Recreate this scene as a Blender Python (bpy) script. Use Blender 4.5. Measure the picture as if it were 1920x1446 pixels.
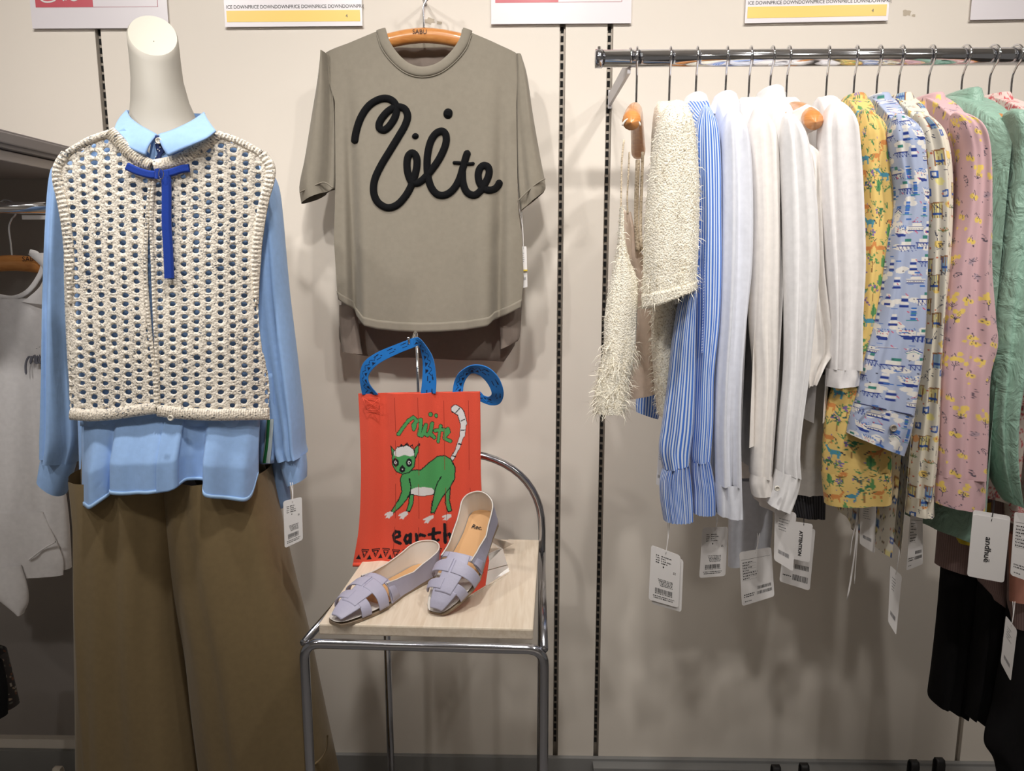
import bpy, bmesh, math, random
import numpy as np
from mathutils import Matrix, Vector

for o in list(bpy.data.objects):
    bpy.data.objects.remove(o, do_unlink=True)
scene = bpy.context.scene
COL = scene.collection
PI = math.pi
rng = np.random.default_rng(7)
random.seed(7)

# ------------------------------------------------------------------ camera
F, CX, CY = 1400.0, 960.0, 723.0
CAM = np.array([0.0, -1.8, 1.37])
PITCH, YAW = math.radians(9.3), math.radians(1.2)
FWD = np.array([-math.sin(YAW) * math.cos(PITCH), math.cos(YAW) * math.cos(PITCH), -math.sin(PITCH)])
RGT = np.array([math.cos(YAW), math.sin(YAW), 0.0])
UPV = np.cross(RGT, FWD)
cam_data = bpy.data.cameras.new('camera')
cam_data.sensor_width = 36.0
cam_data.lens = 36.0 * F / 1920.0
cam_data.clip_start = 0.02
cam = bpy.data.objects.new('camera', cam_data)
COL.objects.link(cam)
m = Matrix.Identity(4)
for i in range(3):
    m[i][0], m[i][1], m[i][2], m[i][3] = RGT[i], UPV[i], -FWD[i], CAM[i]
cam.matrix_world = m
scene.camera = cam

# ------------------------------------------------------------------ world, lights, exposure
world = bpy.data.worlds.new('shop_ambient')
scene.world = world
world.use_nodes = True
world.node_tree.nodes['Background'].inputs[0].default_value = (1.0, 0.93, 0.86, 1)
world.node_tree.nodes['Background'].inputs[1].default_value = 0.14
vs = scene.view_settings
vs.view_transform = 'Standard'
vs.look = 'None'
vs.gamma = 1.0
vs.use_curve_mapping = False
vs.exposure = -0.13

def spot(name, loc, target, watts, size_deg, blend, radius=0.05, color=(1.0, 0.955, 0.905)):
    l = bpy.data.lights.new(name, 'SPOT')
    l.energy = watts; l.spot_size = math.radians(size_deg); l.spot_blend = blend
    l.shadow_soft_size = radius; l.color = color
    o = bpy.data.objects.new(name, l); COL.objects.link(o)
    o.location = loc
    o.rotation_euler = (Vector(target) - Vector(loc)).to_track_quat('-Z', 'Y').to_euler()
    return o
# a row of track spots on the ceiling, aimed at the upper half of the display wall
for lx, tx in ((-1.55, -1.0), (-0.75, -0.45), (0.05, 0.05), (0.85, 0.55), (1.65, 1.1)):
    spot('track_spot_light', (lx, -2.05, 2.74), (tx, 0.0, 1.76), 62, 70, 1.0)
# unseen spots added behind the viewer to brighten the rail and lower garments
for lx in (-1.6, 0.0, 1.6):
    spot('added_fill_light', (lx, -3.5, 2.76), (lx, -3.8, 0.0), 70, 120, 0.8)
# downlights over the display
for lx, lw in ((-1.0, 42), (-0.12, 62), (0.80, 48)):
    spot('down_light', (lx, -1.05, 2.76), (lx, -0.55, 0.80), lw, 84, 1.0)

# ------------------------------------------------------------------ helpers: projection
def at(px, py, Y):
    """world point on the plane y = Y seen in pixel (px, py) of the 1920x1446 photograph"""
    px = np.asarray(px, float); py = np.asarray(py, float); Y = np.asarray(Y, float)
    d = FWD + RGT * ((px - CX) / F)[..., None] + UPV * ((CY - py) / F)[..., None]
    t = (Y - CAM[1]) / d[..., 1]
    return CAM + d * t[..., None]

def lin(c):
    c = np.asarray(c, float) / 255.0
    return np.where(c <= 0.04045, c / 12.92, ((c + 0.055) / 1.055) ** 2.4)

def cr(points, n):
    """Catmull-Rom resampling of an array of control rows, n samples"""
    P = np.asarray(points, float)
    if len(P) == 2:
        t = np.linspace(0, 1, n)[:, None]
        return P[0] * (1 - t) + P[1] * t
    d = np.r_[0, np.cumsum(np.maximum(np.linalg.norm(np.diff(P, axis=0), axis=1), 1e-6))]
    tt = np.linspace(0, d[-1], n)
    T = np.zeros_like(P)
    T[1:-1] = (P[2:] - P[:-2]) / (d[2:] - d[:-2])[:, None]
    T[0] = (P[1] - P[0]) / (d[1] - d[0]); T[-1] = (P[-1] - P[-2]) / (d[-1] - d[-2])
    k = np.clip(np.searchsorted(d, tt, side='right') - 1, 0, len(P) - 2)
    h = (d[k + 1] - d[k])[:, None]; s = ((tt - d[k])[:, None]) / h
    return ((2*s**3 - 3*s**2 + 1) * P[k] + (s**3 - 2*s**2 + s) * h * T[k]
            + (-2*s**3 + 3*s**2) * P[k + 1] + (s**3 - s**2) * h * T[k + 1])

# ------------------------------------------------------------------ helpers: objects
def link(name, me, mat=None, parent=None):
    o = bpy.data.objects.new(name, me)
    COL.objects.link(o)
    if mat is not None and me is not None:
        for mm in (mat if isinstance(mat, (list, tuple)) else [mat]):
            me.materials.append(mm)
    if parent is not None:
        o.parent = parent
        o.matrix_parent_inverse = Matrix.Translation(-Vector(parent.location))
    return o

def tag(o, label=None, cat=None, group=None, kind=None):
    if label: o['label'] = label
    if cat: o['category'] = cat
    if group: o['group'] = group
    if kind: o['kind'] = kind
    return o

def thing(name, label, cat, loc=(0, 0, 0), group=None):
    o = bpy.data.objects.new(name, None)
    o.empty_display_size = 0.05
    COL.objects.link(o)
    o.location = Vector([float(v) for v in loc])
    return tag(o, label, cat, group)

def mesh(name, V, Fc, mat=None, parent=None, smooth=True, solid=0.0, mids=None):
    me = bpy.data.meshes.new(name)
    me.from_pydata([tuple(map(float, v)) for v in V], [], Fc)
    if smooth: me.polygons.foreach_set('use_smooth', [True] * len(me.polygons))
    if mids is not None: me.polygons.foreach_set('material_index', mids)
    me.update()
    o = link(name, me, mat, parent)
    if solid:
        md = o.modifiers.new('cloth_thickness', 'SOLIDIFY'); md.thickness = solid; md.offset = 0
    return o

def grids(name, items, mat=None, parent=None, solid=0.0, smooth=True, color=None):
    """items: list of (P[n,m,3], UV[n,m,2]) joined in one mesh; color(u,v)->rgb linear for a colour attribute"""
    Vs, Fs, Us = [], [], []
    off = 0
    for P, UV in items:
        n, k = P.shape[:2]
        Vs.append(P.reshape(-1, 3)); Us.append(UV.reshape(-1, 2))
        idx = np.arange(n * k).reshape(n, k) + off
        Fs.append(np.stack([idx[:-1, :-1], idx[:-1, 1:], idx[1:, 1:], idx[1:, :-1]], -1).reshape(-1, 4))
        off += n * k
    V = np.concatenate(Vs); Q = np.concatenate(Fs).astype(np.int32); U = np.concatenate(Us)
    me = bpy.data.meshes.new(name)
    me.vertices.add(len(V)); me.vertices.foreach_set('co', V.astype(np.float32).ravel())
    me.loops.add(Q.size); me.loops.foreach_set('vertex_index', Q.ravel())
    me.polygons.add(len(Q)); me.polygons.foreach_set('loop_start', np.arange(0, Q.size, 4, dtype=np.int32))
    me.update(calc_edges=True)
    me.polygons.foreach_set('use_smooth', np.full(len(Q), smooth))
    uvl = me.uv_layers.new(name='UVMap')
    uvl.data.foreach_set('uv', U[Q.ravel()].astype(np.float32).ravel())
    if color is not None:
        rgb = color(U[:, 0], U[:, 1])
        ca = me.color_attributes.new('print', 'FLOAT_COLOR', 'POINT')
        ca.data.foreach_set('color', np.c_[rgb, np.ones(len(rgb))].astype(np.float32).ravel())
    me.update()
    o = link(name, me, mat, parent)
    if solid:
        md = o.modifiers.new('cloth_thickness', 'SOLIDIFY'); md.thickness = solid; md.offset = 0
    return o

def metric_uv(P):
    du = np.r_[0, np.cumsum(np.linalg.norm(np.diff(P[P.shape[0] // 2], axis=0), axis=1))]
    mid = P[:, P.shape[1] // 2]
    dv = np.r_[0, np.cumsum(np.linalg.norm(np.diff(mid, axis=0), axis=1))]
    return np.stack(np.broadcast_arrays(du[None, :], dv[:, None]), -1).copy()

def folds(seed, amp, ks=(2, 3.3, 5.1), drift=0.6, grow=0.5):
    """cloth folds running down the cloth: a function of x in [-1,1] and t in [0,1]"""
    r = np.random.default_rng(seed)
    ph = r.uniform(0, 2 * PI, len(ks)); dr = r.uniform(-drift, drift, len(ks)); am = r.uniform(.5, 1, len(ks)) / np.sqrt(np.asarray(ks))
    ph2 = r.uniform(0, 2 * PI, len(ks))
    def f(x, t):
        out = 0
        for k, p, d, a, p2 in zip(ks, ph, dr, am, ph2):
            out = out + a * np.sin(PI * k * (x + 0.10 * np.sin(3 * t + p2)) + p + 2 * PI * d * t)
        return amp * out * (1 - grow + grow * t)
    return f

def strip(rows, Y=None, n=50, nu=28, closed=True, depth=0.03, fold=None, bulge=0.0, sq=0.85, tdepth=None, cap=0.0):
    """a cloth tube (closed) or panel (open) whose left and right edges run through given rows:
    (xl, yl, xr, yr[, YL, YR]); Y is the real depth at which it hangs"""
    R = []
    for r in rows:
        r = tuple(r)
        if len(r) == 3: r = (r[1], r[0], r[2], r[0])          # (y, xl, xr)
        if len(r) == 5: r = (r[1], r[0], r[2], r[0], r[3], r[4])  # (y, xl, xr, YL, YR)
        if len(r) == 4: r = r + (Y, Y)
        R.append(r)
    R = cr(np.array(R, float) * np.array([1, 1, 1, 1, 1000, 1000]), n) / np.array([1, 1, 1, 1, 1000, 1000])
    L = at(R[:, 0], R[:, 1], R[:, 4]); Rr = at(R[:, 2], R[:, 3], R[:, 5])
    C = (L + Rr) / 2; W = (Rr - L) / 2
    capf = np.ones(n)
    if cap:
        ln = np.r_[0, np.cumsum(np.linalg.norm(np.diff(C, axis=0), axis=1))]
        capf = np.sqrt(np.clip(1 - (1 - np.clip(ln / cap, 0, 1)) ** 2, 1e-4, 1))
        W = W * (capf ** .7)[:, None]
    nr = np.cross(W, [0, 0, 1.0]); nr[:, 2] = 0
    nr /= np.maximum(np.linalg.norm(nr, axis=1), 1e-9)[:, None]
    nr *= np.where(nr[:, 1] > 0, -1, 1)[:, None]
    t = np.linspace(0, 1, n)[:, None]
    if closed:
        th = -PI / 2 + np.linspace(0, 2 * PI, nu + 1)[None, :]
        c, s = np.cos(th), np.sin(th)
        x = -np.sign(c) * np.abs(c) ** sq; s = np.sign(s) * np.abs(s) ** sq
        dd = (depth if tdepth is None else depth * tdepth(t)) * capf[:, None]
        off = dd * s
        if fold is not None:
            off = off + fold(x, t) * np.sign(s) * np.minimum(1, np.abs(s) * 1.3) * capf[:, None] ** 2
            lim = .2 * dd * s
            off = np.where(s > 0, np.maximum(off, lim), np.minimum(off, lim))
    else:
        x = np.linspace(-1, 1, nu + 1)[None, :]
        off = bulge * (1 - x ** 2)
        if fold is not None:
            off = off + fold(x, t)
    off = np.broadcast_to(off, (n, nu + 1)); x = np.broadcast_to(x, (n, nu + 1))
    P = C[:, None, :] + W[:, None, :] * x[..., None] + nr[:, None, :] * off[..., None]
    return P, metric_uv(P)

def tube_grid(path, rad, ns=10, closed_path=False, flat=1.0):
    P = np.asarray(path, float); n = len(P)
    rad = np.broadcast_to(np.asarray(rad, float), (n,))
    T = np.gradient(P, axis=0)
    if closed_path:
        T = (np.roll(P, -1, 0) - np.roll(P, 1, 0))
    T /= np.maximum(np.linalg.norm(T, axis=1), 1e-9)[:, None]
    a = np.array([0, 0, 1.0]) if abs(T[0][2]) < .9 else np.array([1.0, 0, 0])
    N = np.zeros_like(P)
    v = a - T[0] * a.dot(T[0]); v /= np.linalg.norm(v)
    for i in range(n):
        v = v - T[i] * v.dot(T[i]); v /= max(np.linalg.norm(v), 1e-9); N[i] = v
    B = np.cross(T, N)
    th = np.linspace(0, 2 * PI, ns + 1)
    G = P[:, None] + rad[:, None, None] * (N[:, None] * np.cos(th)[None, :, None] + flat * B[:, None] * np.sin(th)[None, :, None])
    return G

def tube(name, path, rad, mat, parent=None, ns=10, caps=True, **kw):
    path = np.asarray(path, float)
    rad = np.broadcast_to(np.asarray(rad, float), (len(path),)).copy()
    if caps:
        e0 = path[0] - (path[1] - path[0]) * 1e-3; e1 = path[-1] + (path[-1] - path[-2]) * 1e-3
        path = np.vstack([e0, path, e1]); rad = np.r_[1e-5, rad, 1e-5]
    G = tube_grid(path, rad, ns, **kw)
    return grids(name, [(G, metric_uv(G))], mat, parent)

def box(name, c, s, mat, parent=None, bevel=0.0, rotz=0.0, seg=2):
    bm = bmesh.new()
    bmesh.ops.create_cube(bm, size=1.0)
    for v in bm.verts:
        v.co = Vector((v.co.x * s[0], v.co.y * s[1], v.co.z * s[2]))
    if bevel:
        bmesh.ops.bevel(bm, geom=list(bm.edges), offset=bevel, segments=seg, affect='EDGES', profile=0.5)
    bmesh.ops.rotate(bm, verts=bm.verts, cent=(0, 0, 0), matrix=Matrix.Rotation(rotz, 3, 'Z'))
    bmesh.ops.translate(bm, verts=bm.verts, vec=Vector([float(v) for v in c]))
    me = bpy.data.meshes.new(name); bm.to_mesh(me); bm.free()
    return link(name, me, mat, parent)

def boxes(name, lst, mat, parent=None):
    """several small boxes (centre, size) joined in one mesh"""
    V, Fc = [], []
    for c, s in lst:
        b = len(V)
        for dx in (-.5, .5):
            for dy in (-.5, .5):
                for dz in (-.5, .5):
                    V.append((c[0] + dx * s[0], c[1] + dy * s[1], c[2] + dz * s[2]))
        Fc += [[b + i for i in q] for q in ((0, 1, 3, 2), (4, 6, 7, 5), (0, 4, 5, 1), (2, 3, 7, 6), (0, 2, 6, 4), (1, 5, 7, 3))]
    return mesh(name, V, Fc, mat, parent, smooth=False)

def quads_mesh(name, Q, mat, parent=None):
    """Q: list of 4-point quads"""
    V = [p for q in Q for p in q]
    return mesh(name, V, [list(range(4 * i, 4 * i + 4)) for i in range(len(Q))], mat, parent, smooth=False)

def band(name, path, width, surf, mat, parent, lift=0.004, ridges=0, n=None, m=9, ends=True, wtaper=None, uvs=True, flat=False):
    """a raised band following pixel path on a surface function surf(px,py)->world"""
    path = np.asarray(path, float)
    L = np.sum(np.linalg.norm(np.diff(path, axis=0), axis=1))
    n = n or max(12, int(L / 4))
    C = cr(path, n)
    T = np.gradient(C, axis=0); T /= np.maximum(np.linalg.norm(T, axis=1), 1e-9)[:, None]
    N = np.c_[-T[:, 1], T[:, 0]]
    t = np.linspace(0, 1, n)
    w = np.full(n, width / 2.0)
    if ends == 'round':
        dl = np.minimum(t, 1 - t) * L / (width / 2.0)
        w = w * np.sqrt(np.clip(1 - (1 - np.clip(dl, 0, 1)) ** 2, 0.02, 1))
    if wtaper is not None: w = w * wtaper(t)
    o = np.linspace(-1, 1, m)
    px = C[:, 0:1] + N[:, 0:1] * w[:, None] * o; py = C[:, 1:2] + N[:, 1:2] * w[:, None] * o
    P = surf(px, py)
    prof = np.sqrt(np.clip(1 - o ** 2 * 0.96, 0, 1))
    if flat: prof = np.clip((1 - np.abs(o)) * 5, 0, 1)
    h = lift * prof[None, :] * np.ones((n, 1))
    if ridges:
        h = h * (0.55 + 0.45 * np.abs(np.sin(PI * ridges * t))[:, None])
    if ends == 'round':
        h = h * np.clip(dl * 1.5, 0.1, 1)[:, None]
    P = P + np.array([0, -1.0, 0]) * h[..., None]
    front = P
    back = surf(px, py) + np.array([0, 0.002, 0])
    G = np.concatenate([front, back[:, ::-1], front[:, :1]], axis=1)
    return grids(name, [(G, metric_uv(G))], mat, parent)

def text_mesh(name, s, mat, parent, fn, size=1.0, bold=0.0, sx=1.0):
    """flat lettering: fn maps (x, y) of the text plane (x 0..w, baseline 0) to world"""
    cu = bpy.data.curves.new(name, 'FONT'); cu.body = s; cu.size = size; cu.offset = bold
    cu.resolution_u = 3
    ob = bpy.data.objects.new(name + '_src', cu); COL.objects.link(ob)
    dg = bpy.context.evaluated_depsgraph_get()
    me = bpy.data.meshes.new_from_object(ob.evaluated_get(dg))
    bpy.data.objects.remove(ob, do_unlink=True); bpy.data.curves.remove(cu)
    n = len(me.vertices)
    co = np.zeros(n * 3, np.float32); me.vertices.foreach_get('co', co); co = co.reshape(-1, 3)
    w = fn(co[:, 0] * sx, co[:, 1])
    me.vertices.foreach_set('co', w.astype(np.float32).ravel()); me.update()
    me.name = name; me.materials.clear()
    return link(name, me, mat, parent)

# ------------------------------------------------------------------ materials
def nodes_mat(name):
    mt = bpy.data.materials.new(name); mt.use_nodes = True
    nt = mt.node_tree
    return mt, nt, nt.nodes['Principled BSDF']

def N(nt, typ, **kw):
    n = nt.nodes.new(typ)
    for k, v in kw.items():
        if k in n.inputs: n.inputs[k].default_value = v
        else: setattr(n, k, v)
    return n

def rgba(c): return tuple(lin(c)) + (1.0,)

def plain(name, c, rough=0.5, metal=0.0, spec=0.5, bump=0.0, scale=200.0, var=0.0, vscale=6.0, **kw):
    mt, nt, b = nodes_mat(name)
    b.inputs['Base Color'].default_value = rgba(c)
    b.inputs['Roughness'].default_value = rough
    b.inputs['Metallic'].default_value = metal
    b.inputs['Specular IOR Level'].default_value = spec
    for k, v in kw.items(): b.inputs[k].default_value = v
    tc = N(nt, 'ShaderNodeTexCoord')
    if var:
        nz = N(nt, 'ShaderNodeTexNoise', Scale=vscale, Detail=4.0)
        nt.links.new(tc.outputs['Object'], nz.inputs['Vector'])
        mx = N(nt, 'ShaderNodeMix', data_type='RGBA')
        mx.inputs[6].default_value = rgba(np.clip(np.array(c) * (1 - var), 0, 255))
        mx.inputs[7].default_value = rgba(np.clip(np.array(c) * (1 + var), 0, 255))
        nt.links.new(nz.outputs['Fac'], mx.inputs[0]); nt.links.new(mx.outputs[2], b.inputs['Base Color'])
    if bump:
        nz = N(nt, 'ShaderNodeTexNoise', Scale=scale, Detail=3.0)
        nt.links.new(tc.outputs['Object'], nz.inputs['Vector'])
        bp = N(nt, 'ShaderNodeBump', Strength=bump, Distance=0.002)
        nt.links.new(nz.outputs['Fac'], bp.inputs['Height']); nt.links.new(bp.outputs['Normal'], b.inputs['Normal'])
    return mt

def fabric(name, c, rough=0.9, wr=0.35, wscale=14.0, wstretch=(1, 1, .35), weave=0.12, vcol=False, stripes=None, sheen=0.15, dist=0.006, warp=1.0, spec=0.25, transl=0.0):
    """cloth: soft wrinkles + weave as bump; colour plain, striped along UV.x, or from the printed colour attribute"""
    mt, nt, b = nodes_mat(name)
    b.inputs['Roughness'].default_value = rough
    b.inputs['Specular IOR Level'].default_value = spec
    b.inputs['Sheen Weight'].default_value = sheen
    tc = N(nt, 'ShaderNodeTexCoord')
    uv = N(nt, 'ShaderNodeUVMap')
    if vcol:
        at_ = N(nt, 'ShaderNodeAttribute', attribute_name='print')
        nt.links.new(at_.outputs['Color'], b.inputs['Base Color'])
    elif stripes:
        c2, pitch, duty = stripes
        sp = N(nt, 'ShaderNodeSeparateXYZ'); nt.links.new(uv.outputs[0], sp.inputs[0])
        ml = N(nt, 'ShaderNodeMath', operation='MULTIPLY'); ml.inputs[1].default_value = 1.0 / pitch
        nt.links.new(sp.outputs[0], ml.inputs[0])
        fr = N(nt, 'ShaderNodeMath', operation='FRACT'); nt.links.new(ml.outputs[0], fr.inputs[0])
        gt = N(nt, 'ShaderNodeMath', operation='GREATER_THAN'); gt.inputs[1].default_value = duty
        nt.links.new(fr.outputs[0], gt.inputs[0])
        mx = N(nt, 'ShaderNodeMix', data_type='RGBA'); mx.inputs[6].default_value = rgba(c); mx.inputs[7].default_value = rgba(c2)
        nt.links.new(gt.outputs[0], mx.inputs[0]); nt.links.new(mx.outputs[2], b.inputs['Base Color'])
    else:
        nz0 = N(nt, 'ShaderNodeTexNoise', Scale=90.0, Detail=2.0)
        nt.links.new(tc.outputs['Object'], nz0.inputs['Vector'])
        mx = N(nt, 'ShaderNodeMix', data_type='RGBA')
        mx.inputs[6].default_value = rgba(np.clip(np.array(c) * .96, 0, 255)); mx.inputs[7].default_value = rgba(np.clip(np.array(c) * 1.04, 0, 255))
        nt.links.new(nz0.outputs['Fac'], mx.inputs[0]); nt.links.new(mx.outputs[2], b.inputs['Base Color'])
    mp = N(nt, 'ShaderNodeMapping'); mp.inputs['Scale'].default_value = wstretch
    nt.links.new(tc.outputs['Object'], mp.inputs['Vector'])
    nz = N(nt, 'ShaderNodeTexNoise', Scale=wscale, Detail=4.0, Distortion=warp)
    nt.links.new(mp.outputs[0], nz.inputs['Vector'])
    b1 = N(nt, 'ShaderNodeBump', Strength=wr, Distance=dist)
    nt.links.new(nz.outputs['Fac'], b1.inputs['Height'])
    nz2 = N(nt, 'ShaderNodeTexNoise', Scale=900.0, Detail=1.0)
    nt.links.new(tc.outputs['Object'], nz2.inputs['Vector'])
    b2 = N(nt, 'ShaderNodeBump', Strength=weave, Distance=0.001)
    nt.links.new(nz2.outputs['Fac'], b2.inputs['Height']); nt.links.new(b1.outputs['Normal'], b2.inputs['Normal'])
    nt.links.new(b2.outputs['Normal'], b.inputs['Normal'])
    return mt

def knit(name, c1, c2, c3, sp=0.0030):
    """marled yarn knit: stitch rows as relief, flecks of darker yarn"""
    mt, nt, b = nodes_mat(name)
    b.inputs['Roughness'].default_value = 0.95; b.inputs['Sheen Weight'].default_value = 0.2
    b.inputs['Specular IOR Level'].default_value = 0.15
    tc = N(nt, 'ShaderNodeTexCoord')
    mp = N(nt, 'ShaderNodeMapping'); mp.inputs['Scale'].default_value = (1.0, 0.3, 1.5)
    nt.links.new(tc.outputs['Object'], mp.inputs[0])
    nz = N(nt, 'ShaderNodeTexNoise', Scale=260.0, Detail=2.0, Roughness=.7); nt.links.new(mp.outputs[0], nz.inputs['Vector'])
    big = N(nt, 'ShaderNodeTexNoise', Scale=14.0, Detail=2.0); nt.links.new(tc.outputs['Object'], big.inputs['Vector'])
    ad = N(nt, 'ShaderNodeMath', operation='MULTIPLY_ADD'); ad.inputs[1].default_value = 0.22
    nt.links.new(big.outputs['Fac'], ad.inputs[0]); nt.links.new(nz.outputs['Fac'], ad.inputs[2])
    rp = N(nt, 'ShaderNodeValToRGB'); e = rp.color_ramp.elements
    e[0].position = 0.44; e[0].color = rgba(c3); e[1].position = 0.53; e[1].color = rgba(c2)
    k = rp.color_ramp.elements.new(0.61); k.color = rgba(c1)
    nt.links.new(ad.outputs[0], rp.inputs[0]); nt.links.new(rp.outputs[0], b.inputs['Base Color'])
    vo = N(nt, 'ShaderNodeTexVoronoi', Scale=1.0 / sp); 
    mp2 = N(nt, 'ShaderNodeMapping'); mp2.inputs['Scale'].default_value = (1.0, 0.4, 0.8)
    nt.links.new(tc.outputs['Object'], mp2.inputs[0]); nt.links.new(mp2.outputs[0], vo.inputs['Vector'])
    bp = N(nt, 'ShaderNodeBump', Strength=0.6, Distance=0.002); bp.invert = True
    nt.links.new(vo.outputs['Distance'], bp.inputs['Height']); nt.links.new(bp.outputs['Normal'], b.inputs['Normal'])
    return mt

def woodgrain(name, c1, c2, scale=(1, 1, 1), rough=0.4, ns=30.0, coat=0.0, axis='X'):
    mt, nt, b = nodes_mat(name)
    b.inputs['Roughness'].default_value = rough; b.inputs['Coat Weight'].default_value = coat
    tc = N(nt, 'ShaderNodeTexCoord'); mp = N(nt, 'ShaderNodeMapping'); mp.inputs['Scale'].default_value = scale
    nt.links.new(tc.outputs['Object'], mp.inputs[0])
    nz = N(nt, 'ShaderNodeTexNoise', Scale=ns, Detail=6.0, Distortion=0.6); nt.links.new(mp.outputs[0], nz.inputs['Vector'])
    rp = N(nt, 'ShaderNodeValToRGB'); e = rp.color_ramp.elements
    e[0].position = .3; e[0].color = rgba(c2); e[1].position = .62; e[1].color = rgba(c1)
    nt.links.new(nz.outputs['Fac'], rp.inputs[0]); nt.links.new(rp.outputs[0], b.inputs['Base Color'])
    return mt

M = {}
M['wall'] = plain('cream_wall_paint', (236, 228, 217), 0.62, bump=0.05, scale=60, var=.012, vscale=3)
M['scuff'] = plain('torn_paint', (196, 184, 166), 0.9)
M['base'] = plain('grey_baseboard', (142, 142, 141), 0.6)
M['floor'] = plain('grey_floor', (120, 116, 112), 0.5, var=.05)
M['ceil'] = plain('white_ceiling', (230, 228, 224), 0.9)
M['slotdark'] = plain('slot_shadow_black', (10, 10, 10), 0.9)
M['slotmetal'] = plain('slotted_steel', (150, 142, 132), 0.45, metal=.6)
M['chrome'] = plain('polished_chrome', (215, 216, 220), 0.09, metal=1.0)
M['chromed'] = plain('chrome_tube', (188, 190, 198), 0.14, metal=1.0)
M['hwood'] = woodgrain('varnished_hanger_wood', (214, 148, 84), (196, 124, 62), (3, 3, 20), 0.28, 12, coat=.5)
M['mann'] = plain('mannequin_paint', (180, 175, 165), 0.55)
M['shelf'] = plain('shelf_grey', (136, 130, 130), 0.5)
M['shelflip'] = plain('shelf_lip', (172, 164, 160), 0.5)
M['shirt'] = fabric('pale_blue_cotton', (156, 192, 241), 0.85, .35, 16)
M['vest'] = knit('marled_cream_knit', (248, 240, 226), (222, 212, 198), (92, 104, 118))
M['ribbon'] = fabric('royal_blue_grosgrain', (26, 62, 158), .8, .05, weave=.4)
M['khaki'] = fabric('khaki_twill', (126, 108, 76), 0.85, .25, 9)
M['tee'] = fabric('greige_jersey', (140, 133, 120), 0.85, .22, 10, dist=.004)
M['teeback'] = fabric('brown_grey_poplin', (138, 126, 117), 0.85, .25, 10)
M['emb'] = fabric('black_felt_embroidery', (11, 12, 15), .95, .2, 60, weave=.9, sheen=0)
M['lilac'] = plain('lilac_leather', (182, 180, 202), 0.48, bump=.12, scale=300)
M['lining'] = plain('cream_leather_lining', (228, 222, 214), 0.6)
M['insole'] = plain('tan_insole', (205, 160, 112), 0.6, var=.05)
M['sole'] = plain('taupe_sole', (150, 132, 112), 0.7)
M['seat'] = woodgrain('pale_wood_print', (236, 222, 202), (222, 205, 182), (26, 2.0, 26), 0.42, 5)
M['paper'] = plain('white_card', (236, 233, 232), 0.6)
M['print'] = plain('black_print', (32, 32, 36), 0.7)
M['greyprint'] = plain('grey_print', (110, 110, 116), 0.7)
M['lilacpaper'] = plain('pale_sign_paper', (236, 231, 236), 0.3, **{'Coat Weight': 0.6, 'Coat Roughness': 0.06})
M['yellow'] = plain('yellow_sign_print', (250, 212, 92), 0.35, **{'Coat Weight': 0.6, 'Coat Roughness': 0.06})
M['red'] = plain('red_sign_print', (206, 84, 98), 0.35, **{'Coat Weight': 0.6, 'Coat Roughness': 0.06})
M['black'] = fabric('black_jersey', (17, 16, 18), .95, .2, 8, sheen=0)
M['bootblack'] = plain('black_boot_leather', (24, 23, 24), .5)
M['cream_leather'] = plain('cream_leather', (215, 205, 190), .5)
M['button'] = plain('shell_button', (225, 220, 208), 0.3)
def glass(name, c=(1, 1, 1), rough=0.02):
    mt, nt, b = nodes_mat(name)
    b.inputs['Base Color'].default_value = c + (1,); b.inputs['Transmission Weight'].default_value = 1.0
    b.inputs['Roughness'].default_value = rough; b.inputs['IOR'].default_value = 1.3
    return mt
M['acrylic'] = glass('clear_acrylic', (0.97, 0.97, 0.98))

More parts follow.
